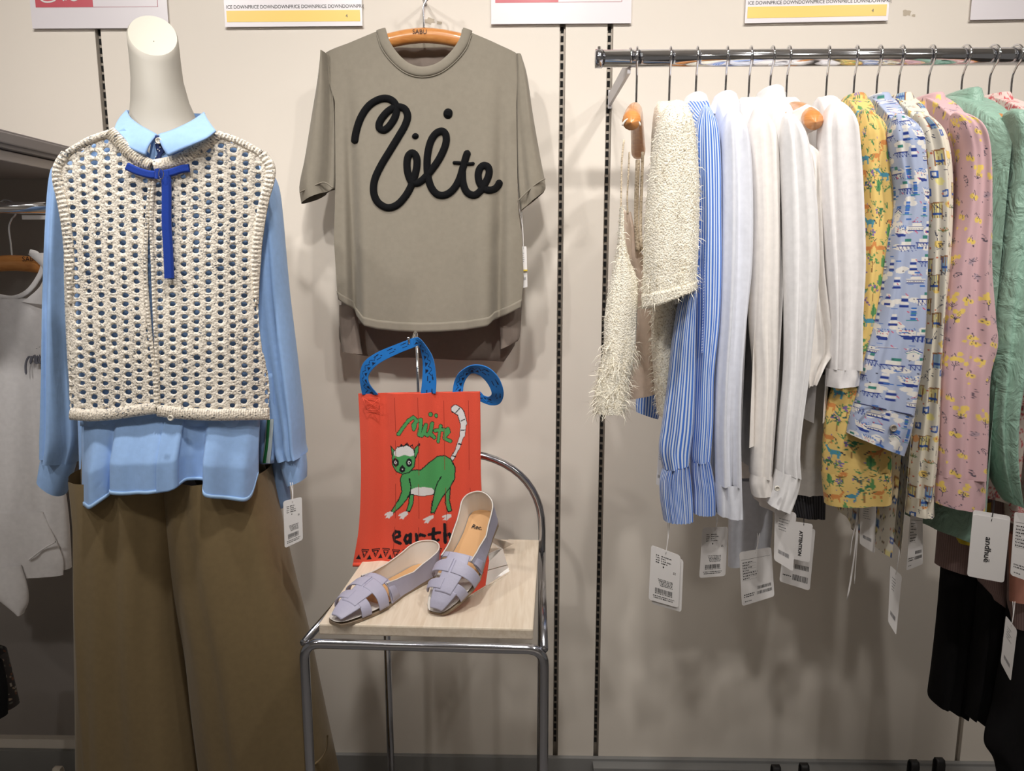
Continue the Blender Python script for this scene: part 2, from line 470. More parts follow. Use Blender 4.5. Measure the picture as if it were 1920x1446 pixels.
# ------------------------------------------------------------------ painted prints (mm canvas -> colour attribute)
class Canvas:
    def __init__(s, w, h, base, res=0.001):
        s.res = res; s.W = int(w / res); s.H = int(h / res)
        s.a = np.empty((s.H, s.W, 3)); s.a[:] = lin(base)
    def _bb(s, x0, y0, x1, y1):
        i0, i1 = max(0, int(y0)), min(s.H, int(y1) + 2); j0, j1 = max(0, int(x0)), min(s.W, int(x1) + 2)
        if i0 >= i1 or j0 >= j1: return None
        yy, xx = np.mgrid[i0:i1, j0:j1]
        return i0, i1, j0, j1, xx + .5, yy + .5
    def poly(s, pts, c):
        p = np.asarray(pts, float)
        bb = s._bb(p[:, 0].min(), p[:, 1].min(), p[:, 0].max(), p[:, 1].max())
        if bb is None: return
        i0, i1, j0, j1, xx, yy = bb
        ins = np.zeros(xx.shape, bool); q = np.roll(p, -1, 0)
        for (x1, y1), (x2, y2) in zip(p, q):
            if y1 == y2: continue
            ins ^= ((y1 > yy) != (y2 > yy)) & (xx < (x2 - x1) * (yy - y1) / (y2 - y1) + x1)
        s.a[i0:i1, j0:j1][ins] = lin(c)
    def ell(s, cx, cy, rx, ry, c, ang=0.0):
        r = max(rx, ry); bb = s._bb(cx - r, cy - r, cx + r, cy + r)
        if bb is None: return
        i0, i1, j0, j1, xx, yy = bb
        ca, sa = math.cos(ang), math.sin(ang); u = (xx - cx) * ca + (yy - cy) * sa; v = -(xx - cx) * sa + (yy - cy) * ca
        s.a[i0:i1, j0:j1][(u / rx) ** 2 + (v / ry) ** 2 <= 1] = lin(c)
    def line(s, pts, w, c):
        p = np.asarray(pts, float); h = w / 2.0
        for (x1, y1), (x2, y2) in zip(p[:-1], p[1:]):
            bb = s._bb(min(x1, x2) - h, min(y1, y2) - h, max(x1, x2) + h, max(y1, y2) + h)
            if bb is None: continue
            i0, i1, j0, j1, xx, yy = bb
            dx, dy = x2 - x1, y2 - y1; L2 = dx * dx + dy * dy + 1e-9
            t = np.clip(((xx - x1) * dx + (yy - y1) * dy) / L2, 0, 1)
            s.a[i0:i1, j0:j1][(xx - x1 - t * dx) ** 2 + (yy - y1 - t * dy) ** 2 <= h * h] = lin(c)
    def sampler(s, ou=0.0, ov=0.0):
        def f(u, v):
            j = np.mod(((u + ou) / s.res).astype(int), s.W); i = np.mod(((v + ov) / s.res).astype(int), s.H)
            return s.a[i, j]
        return f
# ================================================================== the setting
def flat(name, pts, mat, kind='structure', parent=None):
    o = mesh(name, pts, [list(range(len(pts)))], mat, parent, smooth=False)
    if parent is None: tag(o, kind=kind)
    return o
fl = box('floor', (0, -2.0, -0.02), (8, 6.0, 0.04), M['floor']); tag(fl, kind='structure')
ce = box('ceiling', (0, -2.0, 2.82), (8, 6.0, 0.04), M['ceil']); tag(ce, kind='structure')
wf = box('wall_front', (0, -5.0, 1.4), (8, 0.04, 2.8), M['wall']); tag(wf, kind='structure')
wl = box('wall_back', (0, 0.05, 1.4), (8, 0.04, 2.8), M['wall']); tag(wl, kind='structure')
# slotted standards split the wall in panels; x of every strip on the wall plane
def wx(px, py): return float(at(px, py, 0.0)[0])
SX = [wx(183, 60), wx(1053, 50), wx(1143, 130), wx(1803, 1350), wx(1877, 1400)]
SX[1] = (wx(1053, 60) + wx(1043, 1400)) / 2
SX[2] = (wx(1143, 60) + wx(1119, 1380)) / 2
gap = 0.0065
edges = [-3.0] + SX + [3.0]
for i in range(len(edges) - 1):
    x0, x1 = edges[i] + gap, edges[i + 1] - gap
    box('panel', ((x0 + x1) / 2, 0.0125, 1.4), (x1 - x0, 0.025, 2.78), M['wall'], wl, bevel=0.0012)
for k, x in enumerate(SX):
    t = box('trim_%d' % (k + 1), (x, 0.018, 1.4), (2 * gap, 0.012, 2.78), M['slotmetal']); tag(t, kind='structure')
    if k < 3:
        lst = []
        z = 0.12
        while z < 2.4:
            lst.append(((x - 0.0008, 0.0112, z), (0.0062, 0.003, 0.0125))); z += 0.0195
        o = boxes('slot', lst, M['slotdark'], t); tag(o, kind='stuff')
        box('lip', (x + gap * .72, 0.010, 1.4), (0.0025, 0.006, 2.78), M['slotmetal'], t)
ZB = float(at(800, 1413, 0.0)[2])
bb = box('baseboard_back', (-1.0, -0.006, ZB / 2), (5.2, 0.012, ZB), M['base'], bevel=.001); tag(bb, kind='structure')
xs = wx(1110, 1440)
zb2 = float(at(1400, 1440, -0.03)[2])
b2 = box('baseboard_right', ((xs + 3) / 2, -0.02, zb2 / 2), (3 - xs, 0.04, zb2), M['base'], bevel=.001); tag(b2, kind='structure')
# paint chips on the wall
def chip(cx, cy, r, seed, label):
    rr = np.random.default_rng(seed)
    th = np.linspace(0, 2 * PI, 14, endpoint=False)
    rad = r * rr.uniform(.55, 1.1, 14)
    pts = at(cx + rad * np.cos(th) * 1.2, cy + rad * np.sin(th) * .8, -0.0006)
    bk = at(cx + rad * np.cos(th) * 1.2, cy + rad * np.sin(th) * .8, 0.0004)
    V = list(pts) + list(bk)
    Fc = [list(range(14)), list(range(27, 13, -1))] + [[i, (i + 1) % 14, 14 + (i + 1) % 14, 14 + i] for i in range(14)]
    o = mesh('paint_chip', V, Fc, M['scuff'], wl, smooth=False)
chip(805, 39, 9, 1, ''); chip(1700, 24, 9, 2, ''); chip(1713, 29, 4, 3, '')
chip(823, 43, 5, 5, '')

# ------------------------------------------------------------------ shelf unit at the left with a rail below
XS = float(at(0, 252, -0.62)[0])
p0 = at(0, 236, -0.62); 
t = thing('wall_shelf', 'grey metal shelf sticking out from the wall above the white tank top', 'shelf', (XS - .4, -0.3, p0[2]))
ztop = float(at(105, 268, -0.18)[2]); 
xsr = float(at(105, 268, -0.18)[0])
# side edge runs from the wall towards the viewer
def shelf_box(name, z0, z1, x1, mat):
    box(name, (x1 - 0.45, -0.36, (z0 + z1) / 2), (0.9, 0.72, abs(z1 - z0)), mat, t, bevel=.002)
shelf_box('board', ztop - 0.034, ztop, xsr, M['shelf'])
box('end_rib', (xsr + .004, -0.36, ztop - .016), (.008, .72, .022), M['shelf'], t, bevel=.003)
shelf_box('underside_lip', ztop - 0.056, ztop - 0.036, xsr - 0.012, M['shelflip'])
box('wall_shade_sheet', (xsr - .5, -0.012, ztop / 2 + .05), (0.95, 0.02, ztop - .17), plain('wall_shade_grey', (150, 143, 138), .7), t)  # grey sheet over the wall, shade under the shelf put into its colour
# its hang rail
YR2 = -0.22
a = at(-330, 398, YR2); b = at(99, 390, YR2)
zr2 = float(b[2])
t = thing('hang_rail', 'short chrome hang rail under the grey shelf at the left edge', 'rail', (b[0] - .2, YR2, zr2))
tube('bar', [(a[0], YR2, zr2), (b[0], YR2, zr2)], 0.0125, M['chrome'], t, ns=20)
tube('stop_pin', [at(91, 392, YR2 - .01), at(88, 372, YR2 - .01)], 0.004, M['chrome'], t)
box('bracket', (b[0] + .004, YR2 / 2, zr2 - .02), (.006, -YR2, .03), M['shelflip'], t)
box('bracket_flange', (b[0] - .03, YR2 + .003, zr2 - .019), (.075, .006, .009), M['paper'], t)

# ------------------------------------------------------------------ hangers
def hanger(C, d, L, name, label, group, zrail, hook_r=0.0195, rail_r=0.0155, drop=0.055, stem=None, wood=None, text=None, neck=0.0, thick=.012, high=.017):
    """C centre of the wooden bar (top), d unit vector along the bar in plan, zrail the rail centre the hook goes round"""
    C = np.asarray(C, float); d = np.asarray(d, float)
    o = thing(name, label, 'hanger', C, group)
    s = np.linspace(-1, 1, 41)
    nrm = np.array([-d[1], d[0], 0])
    z = -drop * np.abs(s) ** 1.8
    path = C[None] + d[None] * (s * L)[:, None] + np.array([0, 0, 1.0])[None] * z[:, None]
    path[:, 2] -= high
    th = np.linspace(0, 2 * PI, 15)
    fat = 1 + 0.25 * np.abs(s) ** 3
    e = np.sqrt(np.clip(1 - np.clip((np.abs(s) - .93) / .07, 0, 1) ** 2, .0004, 1))
    G = path[:, None] + (nrm[None, None] * (thick * fat * e)[:, None, None] * np.cos(th)[None, :, None]) + np.array([0, 0, 1.0]) * ((high * e)[:, None] * np.sin(th)[None])[..., None]
    grids('wood_bar', [(G, metric_uv(G))], wood or M['hwood'], o)
    zt = C[2]
    hc = zrail + rail_r + .004 - hook_r + .006
    pts = [(0, zt - .01), (0, zt + .3 * (hc - zt - hook_r)), (0.0, zt + .72 * (hc - zt - hook_r))]
    for k in np.linspace(-0.35 * PI, 1.05 * PI, 18):
        pts.append((hook_r * math.cos(k), hc - .006 + hook_r * math.sin(k)))
    pts = cr(pts, 60)
    P = C[None] + d[None] * pts[:, 0:1]
    P[:, 2] = pts[:, 1]
    tube('hook', P, 0.0021, M['chrome'], o, ns=8)
    return o

# tank top hanger (face on, under the shelf)
hc = at(32, 470, YR2)
h = hanger((hc[0] - .012, YR2, float(at(30, 478, YR2)[2])), (1, 0, 0), 0.19, 'clothes_hanger',
           'wooden hanger holding the white tank top under the grey shelf', 'wooden hangers', zr2, drop=.05, rail_r=.0125)
def on_plane(Y, x0, y0, sx, sy=None):
    sy = sy or sx
    return lambda x, y: at(x0 + x * sx, y0 - y * sy, np.full_like(x, Y))
text_mesh('maker_mark', 'SABU', M['print'], h, on_plane(YR2 - .0135, 41, 490, 13), 1.0)
t = thing('tank_top', 'long white tank top with grey script lettering under the left shelf', 'top', at(20, 1150, YR2))
M['whitecotton'] = fabric('white_cotton', (234, 231, 231), .85, .3, 12)
M['whitesatin'] = fabric('white_satin', (238, 237, 238), .6, .4, 10, spec=.5)
tf = folds(11, .010, (3, 4.6, 7), .3, .8)
surfT = lambda px, py: at(px, py, YR2 - .03)
P = strip([(560, -90, 87), (640, -92, 92), (760, -95, 100), (860, -100, 112), (960, -106, 127), (1065, -112, 133)], YR2 - .012, 60, 60, depth=.022, fold=tf)
grids('body', [P], M['whitecotton'], t)
P = strip([(-86, 482, -56, 488), (-88, 530, -46, 525), (-92, 562, -20, 548), (-93, 585, 20, 556)], YR2 - .03, 20, 12, closed=False, bulge=.004)
P2 = strip([(52, 476, 86, 474), (80, 505, 93, 500), (76, 535, 92, 535), (50, 560, 88, 560), (40, 566, 88, 572)], YR2 - .031, 20, 12, closed=False, bulge=.004)
grids('shoulder', [P], M['whitecotton'], t); grids('shoulder', [P2], M['whitecotton'], t)
band('neck_binding', [(-45, 520), (-20, 548), (20, 559), (50, 548), (72, 520), (80, 495), (68, 476), (56, 472)], 9, surfT, M['whitecotton'], t, lift=.002)
P = strip([(960, -106, 80), (1045, -112, 118), (-114, 1090, 119, 1078)], YR2 - .03, 20, 40, closed=True, depth=.012, fold=folds(5, .006, (4, 6)))
grids('hem_layer', [P], M['whitecotton'], t)
P = strip([(1060, -60, 40), (1100, -30, 52), (1130, 5, 53), (1152, 36, 42)], YR2 - .045, 16, 16, closed=True, depth=.010)
grids('draped_corner', [P], M['whitecotton'], t)
band('hem_seam', [(54, 1050), (80, 1030), (104, 1016)], 3, lambda a, b: at(a, b, YR2 - .046), M['whitecotton'], t, lift=.0015)
sc = lambda L: [(x / 3.0, 480 + y / 3.0) for x, y in L]
M['greyink'] = plain('grey_script_ink', (112, 112, 122), .8)
sT = lambda px, py: at(px, py, YR2 - .044)
for i, L in enumerate([[(145, 668), (143, 610), (158, 570), (172, 565), (170, 605), (182, 570), (195, 560), (196, 600), (204, 608)],
          [(208, 560), (206, 600), (216, 605)], [(222, 555), (220, 600), (232, 605), (240, 540), (238, 600), (256, 585)], [(204, 520), (205, 522)], [(220, 512), (221, 514)]]):
    band('lettering', sc(L), 3.4, sT, M['greyink'], t, lift=.0009, ends='round')
# dark floral garment low at the left edge
t = thing('floral_garment', 'dark floral printed garment peeking out low at the left edge', 'garment', at(0, 1340, -.25))
cv = Canvas(.3, .3, (52, 46, 44), .0015)
for _ in range(420):
    x, y = rng.uniform(0, 200, 2); c = [(150, 130, 112), (120, 72, 48), (92, 92, 84), (170, 160, 146)][rng.integers(4)]
    cv.ell(x, y, rng.uniform(1.5, 4), rng.uniform(1, 3), c, rng.uniform(0, 3))
M['vcol'] = fabric('printed_cloth', (255, 255, 255), .88, .3, 14, vcol=True)
P = strip([(-60, 1215, 8, 1225), (-60, 1270, 20, 1270), (-60, 1345, 33, 1322)], -.25, 60, 60, depth=.03)
grids('cloth', [P], M['vcol'], t, color=cv.sampler())
P = strip([(-60, 1225, 4, 1240), (-60, 1290, 14, 1290), (-60, 1375, 14, 1340)], -.285, 10, 10, depth=.012)
grids('dark_panel', [P], M['black'], t)

# ================================================================== mannequin and its clothes
YM = -0.40
fl0 = at(290, 700, YM)
XM = float(at(300, 600, YM)[0])
t = thing('mannequin', 'off-white headless mannequin with slanted open neck wearing the blue shirt', 'mannequin', (XM, YM, 0))
rings = []
def ring(c, a, b, tilt=0.0, n=40, turn=0.0):
    th = np.linspace(0, 2 * PI, n + 1)
    ct, st = math.cos(turn), math.sin(turn)
    u, v = a * np.cos(th), b * np.sin(th)
    return np.stack([c[0] + u * ct - v * st, c[1] + u * st + v * ct, c[2] + tilt * np.sin(th)], -1)
def pxring(xl, xr, y, b, tilt, Y=YM):
    L, R = at(xl, y, Y), at(xr, y, Y)
    return ring((L + R) / 2, abs(R[0] - L[0]) / 2 * .97, b, tilt, turn=math.radians(25 if y < 200 else 8))
R0 = [pxring(244, 329, 66, .041, .044), pxring(241.5, 331, 69, .043, .045), pxring(243, 333, 84, .044, .040), pxring(246, 336, 112, .046, .028), pxring(249, 341, 150, .05, .015),
      pxring(249, 352, 190, .054, .005), pxring(247, 366, 222, .056, 0), pxring(232, 384, 250, .062, 0), pxring(190, 425, 285, .075, 0), pxring(155, 460, 330, .085, 0),
      pxring(165, 450, 430, .11, 0), pxring(185, 430, 560, .105, 0), pxring(205, 415, 700, .09, 0), pxring(180, 450, 860, .10, 0), pxring(190, 470, 930, .10, 0)]
G = np.array(R0)
grids('torso', [(G, metric_uv(G))], M['mann'], t)
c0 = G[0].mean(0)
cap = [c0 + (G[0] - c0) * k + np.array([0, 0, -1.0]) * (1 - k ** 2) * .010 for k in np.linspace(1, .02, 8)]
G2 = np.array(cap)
grids('neck_cap', [(G2, metric_uv(G2))], plain('toplit_cap_paint', (216, 212, 200), .5), t)  # lighter than the torso: light from above is put into this colour
for sx in (-1, 1):
    xx = XM + sx * .085
    path = cr([(XM + sx * .07, YM, .86), (xx, YM - .01, .52), (xx + sx * .005, YM + .01, .28), (xx + sx * .005, YM + .02, .09)], 24)
    G3 = tube_grid(path, np.interp(np.linspace(0, 1, 24), [0, .5, .7, 1], [.078, .052, .05, .032]), 20)
    grids('leg', [(G3, metric_uv(G3))], M['mann'], t)
    path = cr([(xx + sx * .005, YM + .055, .045), (xx + sx * .006, YM - .02, .04), (xx + sx * .012, YM - .13, .022)], 14)
    G3 = tube_grid(path, np.interp(np.linspace(0, 1, 14), [0, .1, .5, .9, 1], [.01, .03, .034, .026, .008]), 14)
    grids('foot', [(G3, metric_uv(G3))], M['mann'], t)
box('base_plate', (XM, YM, .006), (.34, .30, .012), M['chrome'], t, bevel=.003)

# front surface of the dressed torso: depth as a function of world x, z
xm = XM
def torso_Y(px, py, off=0.0, hw=.255, dep=.135):
    Y = np.full(np.broadcast(px, py).shape, YM - .08)
    for _ in range(4):
        p = at(px, py, Y)
        u = np.clip(np.abs(p[..., 0] - xm) / hw, 0, 1)
        Y = YM + .02 - (dep + .02) * (1 - u ** 2.6) ** .6 - off
    return Y
def torso(off=0.0):
    return lambda px, py: at(px, py, torso_Y(np.asarray(px, float), np.asarray(py, float), off))

# ---- trousers
t = thing('trousers', 'wide khaki brown trousers on the mannequin', 'trousers', (XM, YM, 0.02))
P = strip([(700, 185, 440), (800, 170, 470), (900, 160, 498), (950, 168, 500), (1040, 200, 470), (1100, 240, 440)], YM - .0, 24, 44, depth=.10, tdepth=lambda q: 1 - .45 * q)
grids('waist', [P], M['khaki'], t)
tfl = folds(21, .012, (1.6, 2.7, 4.2), .15, .5)
rows = [(880, 150, 356), (960, 157, 356), (1080, 157, 357), (1200, 158, 362), (1330, 159, 376), (1446, 160, 388), (1560, 160, 398), (1690, 160, 408)]
P = strip(rows, YM - .03, 70, 90, depth=.105, fold=lambda x, q: tfl(x, q) * .7 + .005 * np.exp(-((x + .74 - .36 * q) / .05) ** 2))
grids('trouser_leg', [P], M['khaki'], t)
rows = [(880, 312, 500), (960, 318, 517), (1080, 332, 545), (1200, 354, 575), (1330, 368, 603), (1446, 382, 628), (1560, 392, 652), (1690, 402, 678)]
tf2 = folds(22, .009, (1.4, 2.6, 4.4), .15, .5)
P = strip(rows, YM - .02, 70, 90, depth=.10, fold=lambda x, q: tf2(x, q) + .005 * np.exp(-((x + .04 + .08 * q) / .05) ** 2))
grids('trouser_leg', [P], M['khaki'], t)
band('side_pocket_seam', [(580, 1438), (600, 1425), (612, 1405), (614, 1380)], 3, lambda a, b: at(a, b, YM - .075), M['khaki'], t, lift=.004)

# ---- shirt
t = thing('shirt', 'pale blue long-sleeved cotton shirt under the knit vest on the mannequin', 'shirt', at(290, 930, YM))
S = torso(0.0)
def panel_px(rows, surf, n=60, nu=60, fold=None):
    R = []
    for r in rows:
        r = tuple(r)
        if len(r) == 3: r = (r[1], r[0], r[2], r[0])
        R.append(r)
    R = cr(R, n); x = np.linspace(0, 1, nu + 1)[None]
    px = R[:, 0:1] * (1 - x) + R[:, 2:3] * x; py = R[:, 1:2] * (1 - x) + R[:, 3:4] * x
    P = surf(px, py)
    if fold is not None:
        P = P + np.array([0, -1.0, 0]) * fold(2 * x - 1, np.linspace(0, 1, n)[:, None])[..., None]
    return P, metric_uv(P)
P = panel_px([(232, 240, 292, 300), (190, 262, 294, 312), (140, 300, 294, 330), (122, 400, 294, 400), (132, 520, 292, 520), (140, 660, 294, 660), (148, 800, 302, 800)], S, 60, 40, folds(31, .004))
P2 = panel_px([(294, 300, 380, 238), (294, 312, 412, 255), (294, 330, 480, 300), (294, 400, 495, 400), (292, 520, 486, 520), (294, 660, 486, 660), (302, 800, 486, 800)], S, 60, 40, folds(32, .004))
grids('torso', [P, P2], M['shirt'], t, solid=.0012)
# lower front with box-pleat like folds and a stepped hem
nu = 150; xs_ = np.linspace(150, 486, nu)
hem = np.interp(xs_, [150, 157, 160, 185, 212, 215, 219, 260, 330, 346, 349, 388, 391, 400, 440, 470, 479, 486], [950, 948, 946, 946, 926, 914, 917, 919, 913, 906, 898, 901, 916, 922, 931, 933, 928, 880])
dY = np.interp(xs_, [150, 157, 185, 208, 214, 219, 240, 300, 344, 350, 368, 386, 392, 420, 470, 486], [.0, .01, .03, .022, .004, .036, .034, .036, .034, .010, .006, .010, .038, .030, .026, .01])
ker = np.exp(-np.linspace(-2, 2, 9) ** 2); ker /= ker.sum()
hem = np.convolve(np.pad(hem, 4, mode='edge'), ker, 'valid'); dY = np.convolve(np.pad(dY, 4, mode='edge'), ker, 'valid') + .003 * np.sin(xs_ / 9.0)
tt = np.linspace(0, 1, 50)[:, None]
py = 770 + (hem[None] - 770) * tt
px = np.broadcast_to(xs_[None], py.shape)
P = S(px, py) + np.array([0, -1.0, 0])[None, None] * (dY[None] * np.clip(tt * 1.6, 0, 1) - .006)[..., None]
low = (P, metric_uv(P))
grids('front_tail', [low], M['shirt'], t, solid=.0015)
P5 = P[-3:] + np.array([0, -.0016, 0])
grids('hem_edge', [(P5, metric_uv(P5))], fabric('pale_blue_hem', (168, 204, 246), .85, .2, 20), t, solid=.002)
# placket below the vest
ix = (xs_ > 308) & (xs_ < 347)
P6 = P[:, ix] + np.array([0, -.003, 0])
grids('placket', [(P6, metric_uv(P6))], M['shirt'], t, solid=.002)
# back tail seen at both sides
P = strip([(700, 470, 512), (790, 478, 515), (868, 483, 514)], YM - .02, 20, 10, closed=False, bulge=.01)
grids('side_vent_panel', [P], M['shirt'], t, solid=.0015)
P = strip([(700, 495, 520), (780, 505, 530), (860, 508, 538), (512, 958, 546, 945)], YM + .03, 20, 10, closed=False, bulge=.01)
grids('back_tail', [P], M['shirt'], t, solid=.0015)
P = strip([(780, 146, 168), (880, 149, 160), (148, 957, 158, 945)], YM - .0, 16, 8, closed=False, bulge=.005)
grids('back_tail', [P], M['shirt'], t, solid=.0015)
M['white_tape'] = plain('pale_grey_tape', (200, 214, 220), .8); M['green_tape'] = plain('green_tape', (28, 116, 62), .8)
sv = lambda a, b: at(a, b, YM - .034)
band('grosgrain_tape', [(506, 786), (503, 830), (499, 868)], 14, sv, M['white_tape'], t, lift=.001)
band('green_tape_stripe', [(504, 786), (501, 830), (496, 868)], 6.5, sv, M['green_tape'], t, lift=.0022)
# sleeves and cuffs
rows = [(120, 300, 142, 300), (108, 350, 138, 360), (101, 450, 134, 450), (97, 560, 134, 560), (92, 680, 140, 680), (86, 780, 150, 780), (84, 820, 151, 826), (85, 848, 140, 868)]
P = strip(rows, YM + .02, 70, 40, depth=.045, cap=.03, fold=folds(41, .010, (1.5, 2.6, 4), .25, .7))
grids('sleeve', [P], M['shirt'], t)
P = strip([(84, 848, 139, 868), (80, 870, 130, 900), (76, 896, 120, 928)], YM + .015, 14, 30, depth=.028, sq=.8)
c = grids('cuff', [P], M['shirt'], t)
rows = [(470, 300, 500, 310), (482, 340, 516, 350), (482, 400, 524, 400), (479, 460, 530, 460), (480, 560, 540, 560), (490, 650, 551, 650), (502, 720, 559, 720), (515, 790, 566, 790), (522, 840, 569, 840), (528, 858, 572, 852)]
P = strip(rows, YM + .02, 70, 40, depth=.045, cap=.03, fold=folds(43, .010, (1.5, 2.6, 4), .25, .7))
grids('sleeve', [P], M['shirt'], t)
P = strip([(526, 858, 572, 850), (532, 885, 574, 876), (540, 908, 573, 896)], YM + .015, 14, 30, depth=.028, sq=.8)
grids('cuff', [P], M['shirt'], t)
# collar: a stand and two leaves folded over it
def cpt(px, py, Y): return at(px, py, Y)
M['navyprint'] = plain('navy_dotted_lining', (20, 40, 92), .8)
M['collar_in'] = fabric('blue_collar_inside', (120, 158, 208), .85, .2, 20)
def leaf(top, bot, name):
    T = cr(np.array(top, float) * [1, 1, 1000], 24) / [1, 1, 1000]; B = cr(np.array(bot, float) * [1, 1, 1000], 24) / [1, 1, 1000]
    a = at(T[:, 0], T[:, 1], T[:, 2] - .006); b_ = at(B[:, 0], B[:, 1], B[:, 2] - .016)
    s = np.linspace(0, 1, 12)[None, :, None]
    P = a[:, None] * (1 - s) + b_[:, None] * s + np.array([0, -1.0, 0]) * (.006 * np.sin(PI * s))
    return grids(name, [(P, metric_uv(P))], M['shirt'], t, solid=.003)
leaf([(238, 207, YM - .04), (246, 222, YM - .085), (264, 236, YM - .115), (282, 246, YM - .127), (295, 253, YM - .132)],
     [(214, 246, YM - .115), (226, 262, YM - .135), (245, 278, YM - .140), (262, 287, YM - .142), (273, 291, YM - .143)], 'collar_leaf')
leaf([(297, 253, YM - .132), (320, 246, YM - .127), (345, 235, YM - .115), (365, 224, YM - .085), (383, 211, YM - .04)],
     [(315, 293, YM - .143), (335, 283, YM - .142), (360, 272, YM - .140), (386, 260, YM - .135), (405, 246, YM - .115)], 'collar_leaf')
P = strip([(237, 207, 264, 206, YM + .03, YM + .06), (244, 236, 268, 236, YM - .0, YM + .04)], None, 8, 10, closed=False, bulge=-.01)
P2 = strip([(360, 213, 382, 211, YM + .06, YM + .03), (352, 234, 376, 232, YM + .04, YM - .0)], None, 8, 10, closed=False, bulge=-.01)
grids('collar_stand', [P, P2], M['collar_in'], t, solid=.002)
P = strip([(286, 256, 306, 256), (283, 275, 318, 275), (280, 300, 322, 300), (282, 318, 320, 316)], YM - .138, 12, 8, closed=False, bulge=.003)
grids('collar_band_front', [P], M['shirt'], t, solid=.002)
P = strip([(291, 254, 298, 254), (291, 268, 304, 268), (294, 284, 309, 284), (296, 288, 303, 290), (288, 302, 300, 303), (283, 312, 291, 312)], YM - .144, 20, 6, closed=False)
pl = grids('dotted_navy_placket', [P], M['navyprint'], t, solid=.0015)
for x, y in ((296, 280), (299, 283), (292, 294), (292, 269), (300, 276)):
    c = at(x, y, YM - .1465); box('white_dot', c, (.0017, .0008, .0017), M['paper'], pl, bevel=.0003, seg=1)
def button(px, py, Y, r, parent, mat=None):
    c = at(px, py, Y)
    prof = [(0, -.0012), (r * .62, -.0012), (r * .72, -.0022), (r * .95, -.0018), (r, 0), (r, .0012), (0, .0012)]
    th = np.linspace(0, 2 * PI, 21)
    G = np.array([[(c[0] + a * math.cos(k), c[1] + b, c[2] + a * math.sin(k)) for k in th] for a, b in prof])
    o = grids('button', [(G, metric_uv(G))], mat or M['button'], parent)
    hs = [((c[0] + dx * r * .22, c[1] - .0013, c[2] + dz * r * .22), (r * .16, .0006, r * .16)) for dx in (-1, 1) for dz in (-1, 1)]
    boxes('button_hole', hs, M['print'], o)
    return o
button(297.5, 264, YM - .149, .0052, t)
button(320, 784, float(torso_Y(np.array(320.), np.array(784.))) - .047, .005, t)

# ---- knitted vest with real holes
t = thing('knit_vest', 'cream marled open-knit vest with a blue ribbon tie on the mannequin', 'vest', at(300, 785, YM))
V1 = [(215, 250), (196, 252), (160, 268), (125, 288), (106, 318), (105, 340), (115, 380), (124, 430), (128, 500), (129, 600), (131, 700), (133, 772), (215, 768), (293, 762), (290, 690), (281, 610), (274, 520), (275, 430), (279, 345), (284, 316), (262, 300), (240, 282), (225, 266)]
V2 = [(408, 252), (425, 256), (460, 272), (490, 290), (508, 318), (505, 340), (494, 380), (485, 430), (480, 500), (481, 570), (490, 640), (500, 700), (504, 740), (503, 770), (400, 772), (297, 766), (295, 690), (291, 610), (287, 520), (285, 430), (288, 345), (290, 316), (330, 302), (365, 284), (395, 264)]
def snap(pts, poly):
    p = np.asarray(pts, float); q = np.asarray(poly, float); r = np.roll(q, -1, 0)
    ins = np.zeros(len(p), bool)
    for (x1, y1), (x2, y2) in zip(q, r):
        if y1 == y2: continue
        ins ^= ((y1 > p[:, 1]) != (y2 > p[:, 1])) & (p[:, 0] < (x2 - x1) * (p[:, 1] - y1) / (y2 - y1) + x1)
    d = (r - q)[None]; v = p[:, None] - q[None]
    s = np.clip((v * d).sum(-1) / (d ** 2).sum(-1), 0, 1)
    c = q[None] + d * s[..., None]
    dist = np.linalg.norm(p[:, None] - c, axis=-1); k = dist.argmin(1)
    out = p.copy(); out[~ins] = c[np.arange(len(p)), k][~ins]
    return out, ins, dist.min(1)
VS = torso(0.016)
def vest_panel(poly, frame, ncol, nrow, seed):
    (bl, br, yb), (tl, tr, yt) = frame
    r = np.random.default_rng(seed)
    key, pts, Fc = {}, [], []
    def px_of(i, j):                    # half-grid indices
        v = j / (2.0 * nrow); u = i / (2.0 * ncol)
        y = yt + (yb - yt) * v
        return (tl + (bl - tl) * v) * (1 - u) + (tr + (br - tr) * v) * u, y
    def vid(i, j):
        if (i, j) not in key:
            key[(i, j)] = len(pts); pts.append(px_of(i, j))
        return key[(i, j)]
    cells = []
    for i in range(ncol):
        for j in range(-1, nrow + 1):
            cells.append((2 * i, 2 * j + (i % 2)))
    cen = np.array([px_of(i + 1, j + 1) for i, j in cells])
    _, ins, dist = snap(cen, poly)
    for (i, j), ok, dd, c in zip(cells, ins, dist, cen):
        if not ok and dd > 8: continue
        ring_ = [(i, j), (i + 1, j), (i + 2, j), (i + 2, j + 1), (i + 2, j + 2), (i + 1, j + 2), (i, j + 2), (i, j + 1)]
        ids = [vid(*k) for k in ring_]
        R = np.array([px_of(*k) for k in ring_])
        sz = r.uniform(.46, .66)
        ct = c + r.normal(0, .6, 2)
        hp = []
        for k, q in enumerate(R):
            dv = q - c
            a = math.atan2(dv[1], dv[0])
            rx = 10.5 * sz * .90 * (1 + .15 * r.normal()); ry = 8.2 * sz * 1.05
            hp.append(ct + np.array([rx * math.cos(a), ry * math.sin(a)]))
        hid = []
        for q in hp:
            hid.append(len(pts)); pts.append(tuple(q))
        for k in range(8):
            Fc.append([ids[k], ids[(k + 1) % 8], hid[(k + 1) % 8], hid[k]])
    sp, _, _ = snap(np.array(pts), poly)
    W = VS(sp[:, 0], sp[:, 1])
    # ridges between the hole columns stand proud
    P = np.array(pts)
    W[:, 1] -= .0015 * np.cos(P[:, 1] * .8) 
    return W, Fc
